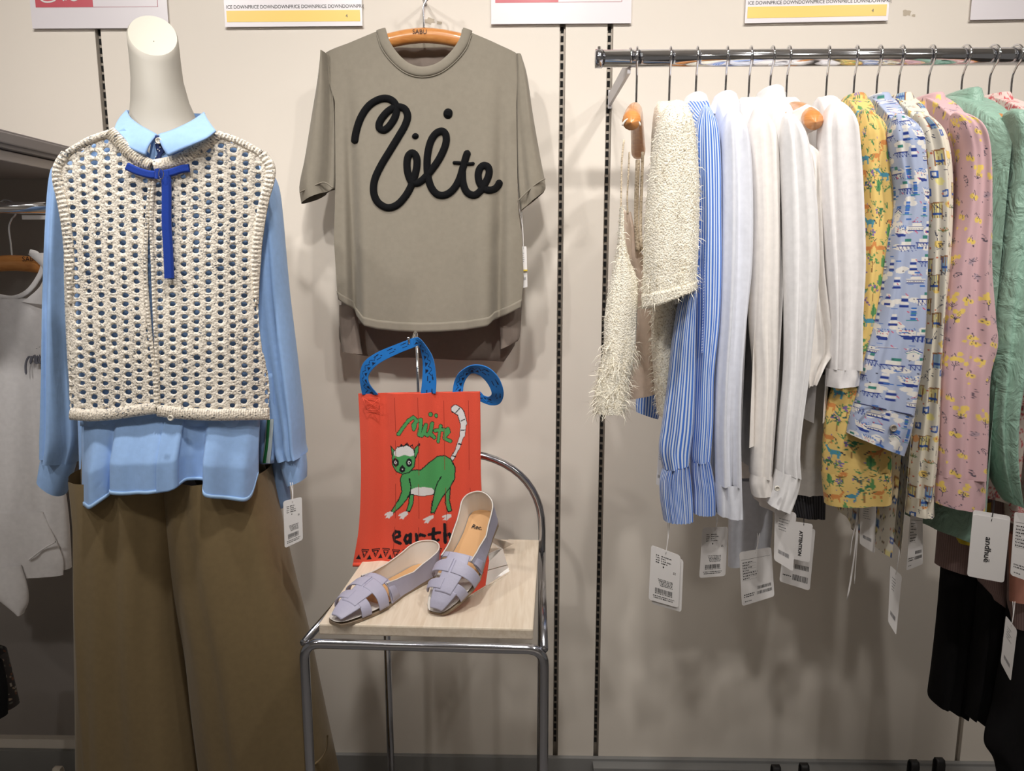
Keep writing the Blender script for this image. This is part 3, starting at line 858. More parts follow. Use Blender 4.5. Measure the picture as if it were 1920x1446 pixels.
for poly, fr, nc, nr_, sd in ((V1, ((126, 296, 785), (92, 282, 240)), 8, 33, 1), (V2, ((293, 512, 785), (284, 520, 240)), 10, 33, 2)):
    W, Fc = vest_panel(poly, fr, nc, nr_, sd)
    o = mesh('knit_front', W, Fc, M['vest'], t)
    md = o.modifiers.new('yarn_thickness', 'SOLIDIFY'); md.thickness = .005; md.offset = 0
    md = o.modifiers.new('soft_yarn', 'SUBSURF'); md.levels = 1; md.render_levels = 2
VB = torso(0.019)
rib = dict(mat=M['vest'], parent=t)
band('neck_rib', [(205, 247), (220, 262), (238, 282), (262, 300), (284, 311)], 23, VB, lift=.008, ridges=22, n=180, **rib)
band('neck_rib', [(289, 311), (325, 303), (360, 287), (390, 266), (408, 250)], 23, VB, lift=.008, ridges=26, n=200, **rib)
band('armhole_rib', [(124, 287), (109, 312), (107, 335), (115, 372), (123, 415), (129, 470), (131, 520), (132, 570)], 18, VB, lift=.007, ridges=34, n=240, wtaper=lambda q: 1 - .7 * np.clip((q - .72) / .28, 0, 1), **rib)
band('armhole_rib', [(492, 289), (506, 312), (506, 335), (496, 372), (488, 415), (481, 470), (480, 520), (482, 570)], 18, VB, lift=.007, ridges=34, n=240, wtaper=lambda q: 1 - .7 * np.clip((q - .72) / .28, 0, 1), **rib)
band('hem_rib', [(132, 776), (170, 779), (215, 776), (255, 770), (294, 765)], 22, VB, lift=.007, ridges=36, n=240, **rib)
band('hem_rib', [(296, 770), (340, 775), (400, 778), (455, 777), (505, 776)], 22, VB, lift=.007, ridges=46, n=280, **rib)
band('front_edge', [(284, 330), (277, 400), (273, 500), (279, 600), (289, 690), (293, 765)], 7, VB, lift=.005, ridges=60, n=260, **rib)
band('front_edge', [(290, 330), (284, 400), (287, 500), (291, 600), (295, 690), (297, 765)], 7, VB, lift=.005, ridges=60, n=260, **rib)
zs_, ze_ = float(at(300, 262, YM)[2]), float(at(300, 770, YM)[2])
gu = np.linspace(-1, 1, 40)[None]; gv = np.linspace(0, 1, 30)[:, None]
hwv = np.interp(gv, [0, .12, .4, 1], [.11, .165, .175, .19])
P = np.stack([XM + hwv * gu, YM + .0 + .115 * (1 - np.abs(gu) ** 2.6) ** .6 + 0 * gv, zs_ + (ze_ - zs_) * gv + .0 * gu - .03 * np.abs(gu) * (1 - gv)], -1); P = (P, metric_uv(P))
grids('knit_back', [P], M['vest'], t, solid=.004)
P = strip([(505, 480, 490), (620, 485, 500), (740, 497, 512)], YM - .0, 12, 6, closed=False)
grids('side_gusset', [P], M['vest'], t, solid=.004)
band('shoulder_rib', [(206, 249), (165, 264), (126, 287)], 13, VB, lift=.006, ridges=14, n=80, **rib)
band('shoulder_rib', [(408, 251), (450, 266), (490, 288)], 13, VB, lift=.006, ridges=14, n=80, **rib)
VR = torso(0.027)
band('ribbon', [(238, 312), (258, 321), (280, 327), (300, 328)], 15, VR, M['ribbon'], t, lift=.003, flat=True)
band('ribbon', [(303, 327), (322, 323), (340, 317), (355, 315)], 15, VR, M['ribbon'], t, lift=.0025, flat=True)
band('ribbon_tail', [(311, 320), (312, 360), (312, 420), (315, 470), (317, 522)], 18, VR, M['ribbon'], t, lift=.0035, flat=True)
band('ribbon_knot', [(297, 318), (299, 326), (298, 336)], 13, VR, M['ribbon'], t, lift=.009)
tube('ring', [at(302 + 4.5 * math.cos(k), 326 + 9.5 * math.sin(k), float(torso_Y(np.array(302.), np.array(326.))) - .037) for k in np.linspace(0, 2 * PI, 24)], .0007, M['chrome'], t, ns=6, caps=False)
# ================================================================== signs along the top
def sign(x0, x1, yb0, yb1, kind, label, ht=150):
    Y = -0.004
    bl, br = at(x0, yb0, Y), at(x1, yb1, Y)
    w = br - bl; hgt = 0.20
    def pt(s, z, d=0.0): 
        return bl + w * s + np.array([0, -d, z])
    t = thing('price_sign', label, 'sign', bl)
    def card(name, s0, s1, z0, z1, d0, d1, mat):
        V = [pt(s, z, d) for d in (d0, d1) for s, z in ((s0, z0), (s1, z0), (s1, z1), (s0, z1))]
        return mesh(name, V, [[0, 1, 2, 3], [7, 6, 5, 4], [0, 4, 5, 1], [1, 5, 6, 2], [2, 6, 7, 3], [3, 7, 4, 0]], mat, t, smooth=False)
    card('sheet', 0, 1, 0, hgt, 0, .002, M['lilacpaper'])
    W = float(np.linalg.norm(w))
    if kind == 'yellow':
        card('colour_band', .015, .985, .010, .034, .002, .0026, M['yellow'])
        words = 'ICE DOWNPRICE DOWNDOWNPRICE DOWNPRICE DOWNDOWNPRI('
        text_mesh('lettering', words, M['print'], t, lambda x, y: bl + w * .015 + (w / W) * x[:, None] + np.array([0, -.0024, .0385]) + np.array([0, 0, 1.0]) * y[:, None], .0105, .00004, W * .965 / (.0105 * 31.2))
        o = text_mesh('mark', '4', M['greyprint'], t, lambda x, y: pt(.88, .018, .003) + np.array([1., 0, 0]) * x[:, None] + np.array([0, 0, 1.]) * y[:, None], .010)
    elif kind in ('red', 'redleft'):
        zz = .045
        card('colour_block', .04 if kind == 'redleft' else .03, .46 if kind == 'redleft' else .48, zz, hgt - .01, .002, .0026, M['red'])
        M['redline'] = plain('thin_red_line', (190, 120, 132), .5)
        card('frame_line', .46, .93, zz, zz + .0008, .002, .0024, M['redline'])
        card('frame_line', .929, .933, zz, hgt - .01, .002, .0024, M['redline'])
        if kind == 'redleft':
            for L in ([(75, -3), (80, 2), (90, 4), (102, 1), (106, -4)], [(118, 2), (122, -4), (124, 1)], [(130, -3), (138, 1), (146, -2)]):
                band('white_lettering', L, 3.2, lambda a, b: at(a, b, -.0068), M['paper'], t, lift=.0004, ends='round')
    # clear plastic sleeve edge
    card('sleeve_edge', -.004, 1.004, -.003, .0, 0, .002, M['acrylic'])
    return t
sign(62, 317, 54, 53, 'redleft', 'white sign with red block behind the mannequin neck')
sign(423, 680, 51, 49, 'yellow', 'yellow banded sign just left of the T-shirt hanger')
sign(921, 1183, 46, 44, 'red', 'white sign with red block between T-shirt and chrome rail')
sign(1396, 1664, 44, 39, 'yellow', 'yellow banded sign above the hanging rail')
sign(1818, 2075, 38, 33, 'plain', 'plain white sign at the top right corner')

# ================================================================== T-shirt on the wall
YT = -0.10
zc = float(at(793, 52, YT)[2])
hk = at(786, -22, YT)
t = thing('wall_hook', 'chrome wall hook that holds the T-shirt hanger above', 'hook', (hk[0], -.06, hk[2] - .03))
tube('arm', [(hk[0], 0, hk[2] + .0), (hk[0], YT - .02, hk[2] + .0), (hk[0], YT - .024, hk[2] + .014)], .004, M['chrome'], t)
box('plate', (hk[0], -.002, hk[2] + .045), (.03, .004, .05), M['chrome'], t, bevel=.001)
Cx = float(at(795, 60, YT)[0])
h = hanger((Cx, YT, zc), (1, 0, 0), .172, 'clothes_hanger', 'wooden hanger inside the greige T-shirt on the wall', 'wooden hangers', float(hk[2]) - .006, drop=.045, hook_r=.014, rail_r=.004, thick=.012, high=.0155)
text_mesh('maker_mark', 'SABU', M['print'], h, on_plane(YT - .0135, 773, 63, 11.5), 1.0)

def tee_Y(px, py, off=0.0):
    px = np.asarray(px, float); py = np.asarray(py, float)
    k = np.clip((py - 130) / 450, 0, 1)
    u = (px - 800) / 185.0
    base = YT - .022 - .030 * np.sqrt(np.clip(1 - np.abs(u) ** 2.4, 0, 1)) - .012 * k
    f = .016 * k * (np.exp(-((px - 690 + 12 * k) / 26) ** 2) - 2.6 * np.exp(-((px - 652 - 14 * k) / 10) ** 2)
                    + .9 * np.exp(-((px - 905) / 26) ** 2) - 1.9 * np.exp(-((px - 941 + 6 * k) / 11) ** 2)
                    + .35 * np.sin((px - 700) / 30.0) * np.exp(-((px - 800) / 110) ** 2))
    return base - f - off
def tee_surf(off=0.0): return lambda a, b: at(a, b, tee_Y(a, b, off))
t = thing('t_shirt', 'greige short-sleeved T-shirt with black script embroidery hung on the wall', 't-shirt', at(800, 680, YT))
TS = tee_surf()
P1 = panel_px([(703, 60, 721, 55), (660, 78, 725, 80), (608, 101, 737, 104), (606, 125, 757, 126), (612, 143, 792, 143)], TS, 30, 40)
P2 = panel_px([(866, 55, 886, 62), (862, 80, 932, 82), (850, 104, 976, 106), (830, 126, 974, 128), (792, 143, 970, 143)], TS, 30, 40)
nn = 130
xs0 = np.linspace(0, 1, nn)
def tee_left(y): return np.interp(y, [140, 190, 340, 450, 545, 575, 625], [612, 628, 629, 626, 632, 638, 650])
def tee_right(y): return np.interp(y, [140, 200, 390, 440, 520, 575, 625], [970, 968, 971, 978, 982, 977, 960])
hemx = [626, 640, 662, 664, 675, 700, 740, 790, 830, 880, 925, 931, 934, 955, 982]
hemy = [553, 566, 581, 592, 611, 617, 621, 623, 622, 619, 612, 606, 601, 592, 577]
tv = np.linspace(0, 1, 110)[:, None]
x_at_hem = tee_left(560) + (982 - tee_left(560)) * xs0
hy = np.interp(x_at_hem, hemx, hemy)
py = 142 + (hy[None] - 142) * tv
px = tee_left(py) * (1 - xs0) + tee_right(py) * xs0
P3 = TS(px, py)
grids('front', [P1, P2, (P3, metric_uv(P3))], M['tee'], t)
# hem fold and seam
P4 = P3[-5:] + np.array([0, -.0015, 0]); grids('hem_fold', [(P4, metric_uv(P4))], M['tee'], t, solid=.003)
# neck rib and back of the neck
band('neck_rib', [(714, 55), (722, 80), (740, 107), (764, 127), (792, 134), (822, 127), (848, 107), (868, 80), (877, 55)], 18, tee_surf(.001), M['tee'], t, lift=.004, n=120)
band('neck_seam', [(707, 66), (716, 92), (736, 118), (762, 138), (792, 145), (824, 138), (852, 118), (874, 92), (884, 66)], 2.5, tee_surf(.001), M['tee'], t, lift=.0022, n=120)
P = strip([(722, 72, 868, 72), (728, 92, 862, 92), (735, 100, 855, 100)], YT + .045, 10, 20, closed=False, bulge=-.012)
grids('back_neck_rib', [P], M['tee'], t, solid=.002)
P = strip([(715, 90, 872, 90), (700, 140, 885, 140), (660, 300, 940, 300), (640, 570, 978, 560), (637, 640, 975, 600), (660, 662, 966, 645), (690, 668, 945, 678)], YT + .04, 40, 40, closed=False, bulge=0.0, fold=folds(9, .006, (2, 4), .1))
grids('back', [P], M['teeback'], t, solid=.0015)
P = strip([(572, 636, 668), (600, 636, 672), (640, 639, 676), (642, 660, 680, 664)], YT + .0, 16, 10, closed=True, depth=.008)
P2 = strip([(560, 936, 979), (600, 936, 978), (636, 938, 974), (938, 655, 960, 645)], YT + .0, 16, 10, closed=True, depth=.008)
grids('back_corner', [P], M['teeback'], t); grids('back_corner', [P2], M['teeback'], t)
# sleeves
P = strip([(604, 100, 618, 104), (597, 150, 626, 170), (586, 215, 630, 250), (572, 300, 630, 330), (562, 352, 629, 352), (566, 382, 628, 354)], YT - .02, 40, 30, closed=True, depth=.024, fold=lambda x, t_: .010 * np.exp(-((x + .25) / .4) ** 2) - .024 * np.exp(-((x - .62) / .2) ** 2))
s = grids('sleeve', [P], M['tee'], t)
band('cuff_seam', [(563, 360), (585, 350), (608, 342), (624, 352)], 2.5, lambda a, b: at(a, b, YT - .048), M['tee'], s, lift=.002)
P = strip([(968, 105, 978, 106), (968, 150, 988, 140), (968, 220, 1000, 220), (969, 300, 1014, 300), (971, 350, 1023, 348), (976, 396, 1020, 360)], YT - .02, 40, 30, closed=True, depth=.024, fold=folds(4, .008, (1.5, 2.4), .1, .9))
s = grids('sleeve', [P], M['tee'], t)
band('cuff_seam', [(972, 376), (990, 358), (1008, 343), (1022, 335)], 2.5, lambda a, b: at(a, b, YT - .046), M['tee'], s, lift=.002)
# puffy script lettering, traced as raised rope
k = 540 / 1859.0
q = lambda L: [(540 + x * k, y * k) for x, y in L]
E = tee_surf(.001)
strokes = [
 [(427, 930), (440, 850), (470, 760), (520, 685), (580, 645), (635, 635), (680, 655), (700, 695), (695, 745), (665, 800), (625, 838), (592, 830), (590, 795), (620, 745), (665, 705), (715, 690), (755, 705), (772, 750), (755, 810), (715, 880), (660, 970), (600, 1070), (560, 1160), (553, 1240), (580, 1305), (640, 1340), (700, 1325), (755, 1270), (795, 1200), (825, 1110), (833, 1040), (822, 1000), (800, 987), (778, 1005), (768, 1055), (775, 1120), (800, 1175), (840, 1180), (890, 1140), (940, 1080), (985, 1010), (1018, 930), (1020, 875), (1000, 848), (965, 855), (930, 895), (908, 960), (898, 1040), (902, 1130), (925, 1210), (965, 1255), (1015, 1258), (1065, 1225), (1105, 1160), (1130, 1080), (1150, 1010), (1165, 970)],
 [(1125, 1090), (1130, 1180), (1155, 1240), (1200, 1260), (1240, 1235), (1275, 1180), (1298, 1120), (1292, 1080), (1265, 1068), (1238, 1090), (1228, 1140), (1245, 1195), (1285, 1225), (1330, 1222), (1358, 1195), (1368, 1160)],
 [(1062, 1050), (1110, 1052), (1160, 1058), (1205, 1055)]]
wd = [13.6, 13.6, 6.2]
M_ = M['emb']
for i, (L, w) in enumerate(zip(strokes, wd)):
    band('embroidery', q(L), w, E, M_, t, lift=.0065 - .0008 * i, n=420 if i == 0 else 160, ends='round')
band('embroidery', q([(1032, 700), (1033, 730), (1024, 765)]), 17, E, M_, t, lift=.006, ends='round', n=40)
band('embroidery', q([(816, 860), (822, 880), (826, 898)]), 13, E, M_, t, lift=.006, ends='round', n=40)

# ================================================================== swing tags
def tag_card(corners, Y, label, style, string=None, words=None, seed=0, name='price_tag', cat='tag', group=None, back=None, strmat=None, tilt=0.0):
    """corners tl, tr, br, bl in the photograph at real depth Y"""
    Ys = [Y - tilt, Y + tilt, Y + tilt, Y - tilt]
    c = [at(x, y, yy) for (x, y), yy in zip(corners, Ys)]
    t = thing(name, label, cat, c[3], group)
    def bl(s, v, d=0.0):
        s = np.asarray(s, float)[..., None]; v = np.asarray(v, float)[..., None]
        p = (c[0] * (1 - s) + c[1] * s) * (1 - v) + (c[3] * (1 - s) + c[2] * s) * v
        return p + np.array([0, -d, 0])
    W = np.linalg.norm(c[1] - c[0]); H = np.linalg.norm(c[3] - c[0])
    r = min(.005, W * .12)
    out = []
    for (cx, cy, a0) in ((r / W, r / H, PI), (1 - r / W, r / H, 1.5 * PI), (1 - r / W, 1 - r / H, 0), (r / W, 1 - r / H, .5 * PI)):
        for a in np.linspace(a0, a0 + PI / 2, 5):
            out.append((cx + r / W * math.cos(a), cy + r / H * math.sin(a)))
    out = np.array(out); n = len(out)
    V = np.vstack([bl(out[:, 0], out[:, 1], .0004), bl(out[:, 0], out[:, 1], -.0004)])
    Fc = [list(range(n)), list(range(2 * n - 1, n - 1, -1))] + [[i, (i + 1) % n, n + (i + 1) % n, n + i] for i in range(n)]
    card = mesh('card', V, Fc, M['paper'], t, smooth=False)
    if back is not None:
        bdx, bdy = back
        V2 = V + (c[1] - c[0]) * bdx + (c[3] - c[0]) * bdy + np.array([0, .003, 0])
        mesh('second_card', V2, Fc, M['paper'], t, smooth=False)
    rr = np.random.default_rng(seed + 50)
    Q = []
    def rect(s0, s1, v0, v1): Q.append([bl(s, v, .0007) for s, v in ((s0, v0), (s1, v0), (s1, v1), (s0, v1))])
    def textline(s0, s1, v, h):
        s = s0
        while s < s1:
            w = rr.uniform(.02, .05); rect(s, min(s + w, s1), v, v + h * rr.uniform(.8, 1.1)); s += w + rr.uniform(.008, .03)
    def barcode(s0, s1, v0, v1):
        s = s0
        while s < s1:
            w = rr.uniform(.006, .02); rect(s, min(s + w, s1), v0, v1); s += w + rr.uniform(.008, .02)
    if style == 'price':
        for i in range(4): textline(.18, .30, .13 + .042 * i, .018); textline(.36, .36 + rr.uniform(.12, .34), .13 + .042 * i, .018)
        textline(.42, .46, .31, .03); textline(.78, .86, .36, .012); textline(.78, .86, .385, .012)
        for i in range(5): textline(.28 + .02 * i, .78, .56 + .028 * i, .014)
        barcode(.2, .78, .74, .82); textline(.2, .8, .83, .012); textline(.14, .86, .88, .016); textline(.16, .8, .915, .016)
    elif style == 'label':
        rect(.05, .95, .15, .154)
        for i in range(7): textline(.08, .14 + rr.uniform(.1, .4), .20 + .05 * i, .018); rect(.06, .5, .235 + .05 * i, .237 + .05 * i)
        barcode(.5, .92, .70, .76); barcode(.48, .94, .80, .86); textline(.08, .4, .80, .02); textline(.08, .4, .84, .016); textline(.1, .3, .93, .012)
    elif style == 'faint':
        for i in range(5): textline(.2, .2 + rr.uniform(.2, .5), .16 + .05 * i, .014)
        barcode(.2, .75, .75, .82)
    elif style == 'plainbar':
        barcode(.45, .92, .62, .70); barcode(.4, .9, .8, .9); textline(.08, .35, .84, .02)
    if Q: tag(quads_mesh('print', Q, M['print'] if style != 'faint' else M['greyprint'], t), kind='stuff')
    if words:
        txt, s0, v0, size, bold, dirn = words
        # vertical lettering reading downwards
        text_mesh('lettering', txt, M['print'], t, lambda x, y: bl(s0 + y / W, v0 + x / H, .0009), size, bold)
    if string is not None:
        top = at(string[0], string[1], Y + .01); hole = bl(.5, .06, .001)
        mid = (top + hole) / 2 + np.array([.002, 0, -.001])
        tube('string', cr([top, mid, hole], 12), .0006, strmat or M['paper'], t, ns=5)
        tube('string', cr([top + np.array([.004, 0, 0]), mid + np.array([.001, 0, 0]), hole], 12), .0006, strmat or M['paper'], t, ns=5)
    return t
tag_card([(531, 940), (566, 932), (568, 1012), (534, 1028)], YM - .08, 'white price tag hanging from the blue shirt cuff', 'price', (544, 905), seed=1)
tt_ = tag_card([(976, 462), (987, 462), (989, 538), (981, 540)], YT - .03, 'small narrow tag hanging beside the greige T-shirt', 'faint', (974, 392), seed=2)
box('yellow_fastener', at(985, 507, YT - .034), (.010, .003, .003), plain('yellow_plastic', (214, 186, 60), .4), tt_)

# ================================================================== display chair
SEAT_Z = float(at(1003, 1196, -.68)[2])
# seat corners from the photograph on the horizontal plane of the seat top
def on_z(px, py, z):
    d = FWD + RGT * ((px - CX) / F) + UPV * ((CY - py) / F)
    return CAM + d * ((z - CAM[2]) / d[2])
SEAT_Z = 0.775
fl_, fr_ = on_z(597, 1170, SEAT_Z), on_z(1000, 1180, SEAT_Z)
br_, bl_ = on_z(1011, 1012, SEAT_Z), on_z(712, 1005, SEAT_Z)
t = thing('display_chair', 'chrome tube chair with pale wood-print seat board and rounded back hoop', 'chair', ((fl_ + br_) / 2) * [1, 1, 0])
def prism(name, top, h, mat, parent, bevel=.002):
    bm = bmesh.new()
    vs = [bm.verts.new(Vector(p)) for p in top] + [bm.verts.new(Vector(p - np.array([0, 0, h]))) for p in top]
    n = len(top)
    bm.faces.new(vs[:n]); bm.faces.new(vs[n:][::-1])
    for i in range(n): bm.faces.new([vs[i], vs[n + i], vs[n + (i + 1) % n], vs[(i + 1) % n]])
    bmesh.ops.recalc_face_normals(bm, faces=bm.faces)
    bmesh.ops.bevel(bm, geom=list(bm.edges), offset=bevel, segments=2, affect='EDGES', profile=.5)
    me = bpy.data.meshes.new(name); bm.to_mesh(me); bm.free()
    return link(name, me, mat, parent)
prism('seat_board', [fl_, fr_, br_, bl_], .020, M['seat'], t, .003)
r = .0085
zf = SEAT_Z - .020 - r
def down(p, z): return np.array([p[0], p[1], z])
ex = (fr_ - fl_) / np.linalg.norm(fr_ - fl_); ey = (br_ - fr_) / np.linalg.norm(br_ - fr_)
A = down(fl_ - ex * .022 - ey * .012, zf); B = down(fr_ + ex * .018 - ey * .012, zf)
def arc_corner(p, q, rr, n=7):
    """rounded corner: from p-direction to q-direction around c"""
    pass
def rounded(pts, rad, n=8):
    pts = [np.asarray(p, float) for p in pts]; out = [pts[0]]
    for a, b_, c_ in zip(pts[:-2], pts[1:-1], pts[2:]):
        u = (a - b_) / np.linalg.norm(a - b_); v = (c_ - b_) / np.linalg.norm(c_ - b_)
        p0, p1 = b_ + u * rad, b_ + v * rad
        for s in np.linspace(0, 1, n):
            out.append((1 - s) ** 2 * p0 + 2 * s * (1 - s) * b_ + s * s * p1)
    out.append(pts[-1]); return np.array(out)
tube('front_frame', rounded([down(A, .0), A, B, down(B, .0)], .028), r, M['chromed'], t, ns=16)
C = down(br_ + ex * .006, zf); D = down(bl_ + ex * .010, zf)
for p, q_ in ((A, D), (B, C)):
    tube('side_rail', [p + ey * .0 , q_], r * .8, M['chromed'], t, ns=12)
tube('leg', [down(D, zf + .01), down(D, 0)], r * .95, M['chromed'], t, ns=14)
# hoop back from the rear right leg round to the rear left
top = at(905, 878, float(br_[1])) 
mid = (C + D) / 2
hp = [down(C, 0), down(C, SEAT_Z + .01)]
W2 = np.linalg.norm(C - D) / 2
hz = float(at(870, 862, float(br_[1]))[2]) - SEAT_Z
for a in np.linspace(0.02, PI - .02, 26):
    hp.append(mid + (C - D) / 2 * math.cos(a) + np.array([0, 0, SEAT_Z - mid[2] + .012 + hz * math.sin(a) ** .8]))
hp.append(down(D, SEAT_Z - .03))
tube('back_hoop', np.array(hp), r * .95, M['chromed'], t, ns=14)

# ================================================================== bag stand and red bag
YB = float(on_z(790, 1056, SEAT_Z)[1]) + .03
t = thing('bag_stand', 'thin chrome wire stand holding the red bag by its strap', 'stand', at(780, 1075, YB))
rod = at(779, 640, YB - .0)
zb = SEAT_Z + .004
tube('upright', [(rod[0] + .004, YB + .018, zb), (rod[0] + .001, YB + .018, float(at(779, 780, YB)[2])), (rod[0], YB + .015, float(at(779, 626, YB)[2]))], .0026, M['chrome'], t)
hz_ = float(at(779, 626, YB)[2])
tube('hook', cr([(rod[0], YB + .015, hz_), (rod[0], YB + .005, hz_ + .004), (rod[0] - .003, YB - .03, hz_ - .012), (rod[0] - .005, YB - .045, hz_ - .014), (rod[0] - .006, YB - .047, hz_ - .002)], 20), .0026, M['chrome'], t)
f0 = on_z(705, 1082, zb)
tube('foot', cr([(rod[0] + .004, YB + .018, zb), (f0[0] + .05, f0[1] + .02, zb), f0 + [.004, .012, 0], f0 + [0, 0, 0], f0 + [.006, -.01, 0], (f0[0] + .05, f0[1] - .006, zb), (rod[0] + .02, YB - .06, zb)], 40), .0026, M['chrome'], t)

bw, bh = .260, .345
RED, BLK, GRN, WHT = (226, 84, 62), (20, 20, 26), (78, 158, 92), (222, 220, 220)
cv = Canvas(bw, bh, RED, .001)
kx = 1904 / 540.0
# photograph crop coordinates of the print -> bag millimetres
def bg(x, y):
    v = (y - 130) / (1255 - 130.0)
    l = np.interp(y, [130, 600, 1255], [470, 478, 432]); r_ = np.interp(y, [130, 700, 1255], [1270, 1275, 1335])
    return ((x - l) / (r_ - l) * bw * 1000, v * bh * 1000)
def bgl(L): return [bg(x, y) for x, y in L]
def outl(L, c, w=3.6):
    P = bgl(L); cv.poly(P, c); cv.line(P + [P[0]], w * .55, BLK)
for xx in np.arange(8, 260, 4.0):
    pass
# tail
tl = bgl([(1082, 565), (1120, 490), (1150, 410), (1160, 330), (1140, 262), (1105, 238)])
cv.line(tl[3:], 17, BLK); cv.line(tl[2:5], 13, BLK); cv.line(tl[1:4], 10, BLK); cv.line(tl[:3], 8, BLK)
cv.line(tl[3:], 14, WHT); cv.line(tl[2:5], 11, WHT); cv.line(tl[1:4], 8, WHT); cv.line(tl[:3], 5.5, WHT)
for a, b_ in (((1105, 262), (1132, 238)), ((1142, 318), (1168, 306)), ((1142, 378), (1166, 376)), ((1124, 465), (1146, 470)), ((1090, 540), (1105, 548))):
    cv.line(bgl([a, b_]), 2, BLK)
# far legs
outl([(800, 790), (830, 790), (825, 850), (800, 905), (778, 900), (795, 850)], GRN)
outl([(1040, 760), (1075, 740), (1070, 830), (1088, 900), (1062, 908), (1040, 850)], GRN)
# body
outl([(835, 632), (880, 628), (930, 585), (985, 548), (1040, 540), (1080, 562), (1103, 620), (1098, 690), (1070, 750), (1030, 800), (1000, 850), (965, 915), (945, 912), (950, 850), (962, 790), (880, 796), (808, 790), (775, 830), (720, 890), (688, 918), (676, 905), (725, 830), (748, 770), (740, 690), (755, 655)], GRN)
cv.poly(bgl([(808, 760), (850, 742), (900, 736), (945, 748), (962, 770), (955, 790), (880, 796), (810, 788)]), WHT)
cv.line(bgl([(1012, 682), (985, 715), (968, 760), (960, 800)]), 2.4, BLK); cv.line(bgl([(800, 692), (808, 740), (802, 790), (785, 812)]), 2.4, BLK)
# paws
for cx, cy in ((656, 930), (755, 925), (925, 948), (1052, 940)):
    cv.poly(bgl([(cx + 32, cy - 22), (cx + 10, cy - 22), (cx - 28, cy - 5), (cx - 32, cy + 5), (cx - 12, cy + 3), (cx - 26, cy + 24), (cx - 8, cy + 20), (cx, cy + 28), (cx + 14, cy + 10), (cx + 34, cy - 4)]), WHT)
# head, ears, face
outl([(693, 560), (682, 478), (708, 505), (712, 545)], GRN); outl([(838, 540), (842, 490), (874, 460), (868, 510), (848, 555)], GRN)
outl([(700, 520), (730, 480), (790, 468), (835, 500), (846, 560), (838, 610), (800, 650), (755, 658), (715, 640), (692, 600), (690, 555)], GRN)
cv.poly(bgl([(702, 520), (730, 482), (790, 472), (832, 500), (840, 535), (810, 545), (770, 532), (735, 545), (708, 538)]), WHT)
for L in ([(735, 482), (752, 466), (765, 478)], [(770, 474), (790, 458), (800, 474)], [(805, 478), (825, 470), (832, 490)]): cv.line(bgl(L), 2, BLK)
for cx, cy in ((716, 583), (802, 585)):
    x, y = bg(cx, cy); cv.ell(x, y, 6.6, 8.6, BLK); cv.ell(x, y, 2.8, 3.6, WHT); cv.ell(x + .5, y, 1.2, 2.0, BLK)
cv.poly(bgl([(757, 596), (776, 620), (772, 642), (752, 650), (736, 636), (740, 615)]), BLK); x, y = bg(757, 626); cv.ell(x, y, 1.6, 1.6, WHT)
# green script
for L in ([(735, 398), (760, 360), (800, 310), (835, 288), (852, 300), (845, 350), (835, 368), (830, 340), (862, 310), (885, 300), (882, 350), (872, 400), (890, 405), (905, 360), (915, 335), (905, 390), (925, 405), (945, 370), (952, 330), (940, 395), (965, 425)], [(1010, 350), (1000, 400), (992, 452)], [(970, 380), (1035, 372)], [(1035, 420), (1065, 385), (1060, 365), (1040, 385), (1035, 430), (1075, 445)], [(942, 268), (944, 272)], [(978, 280), (980, 284)]):
    P = bgl(L)
    cv.line(P, 8.6, BLK)
for L in ([(735, 398), (760, 360), (800, 310), (835, 288), (852, 300), (845, 350), (835, 368), (830, 340), (862, 310), (885, 300), (882, 350), (872, 400), (890, 405), (905, 360), (915, 335), (905, 390), (925, 405), (945, 370), (952, 330), (940, 395), (965, 425)], [(1010, 350), (1000, 400), (992, 452)], [(970, 380), (1035, 372)], [(1035, 420), (1065, 385), (1060, 365), (1040, 385), (1035, 430), (1075, 445)], [(942, 268), (944, 272)], [(978, 280), (980, 284)]):
    cv.line(bgl(L), 6.2, GRN)
# black word
for L in ([(700, 1075), (735, 1062), (732, 1035), (710, 1032), (694, 1060), (705, 1095), (742, 1110)], [(800, 1060), (780, 1058), (770, 1085), (785, 1112), (805, 1090), (808, 1050), (810, 1108)], [(850, 1050), (858, 1110), (856, 1070), (880, 1048), (905, 1055)], [(962, 1015), (960, 1080), (975, 1105), (995, 1095)], [(935, 1050), (1005, 1046)], [(1040, 990), (1042, 1060), (1045, 1110)], [(1045, 1065), (1075, 1050), (1085, 1105)]):
    cv.line(bgl(L), 6.4, BLK)
# row of triangles along the bottom
for i in range(24):
    x = 10 + i * 10.2; yb = bh * 1000 - 12
    if i % 2 == 0: cv.poly([(x - 5, yb), (x + 5, yb), (x, yb - 10)], BLK)
    else:
        P = [(x - 7, yb - 20), (x + 7, yb - 20), (x, yb - 4)]; cv.line(P + [P[0]], 1.5, BLK); P = [(x - 4, yb - 17), (x + 4, yb - 17), (x, yb - 8)]; cv.line(P + [P[0]], 1.1, BLK)
for xx in (80, 130, 182, 235):
    cv.line([(xx, 0), (xx - (4 if xx < 150 else -2), bh * 1000)], .8, (150, 34, 24))
samp = cv.sampler()
t = thing('tote_bag', 'red knitted tote bag with green lemur picture and blue patterned straps', 'bag', at(790, 1060, YB))
rows = [(672, 738, 900, 734), (675, 800, 901, 800), (677, 900, 902, 900), (673, 990, 908, 990), (662, 1058, 918, 1056)]
def bag_fold(x, t_):
    return .004 * np.sin(PI * 4.6 * x + .6) * (1 - .3 * t_) + .003 * np.sin(PI * 2 * x + 2)
P, UV = strip(rows, YB - .02, 350, 270, closed=False, bulge=.006, fold=bag_fold)
UV = np.stack(np.broadcast_arrays(np.linspace(0.0005, bw - .0005, 271)[None], np.linspace(.0005, bh - .0005, 350)[:, None]), -1)
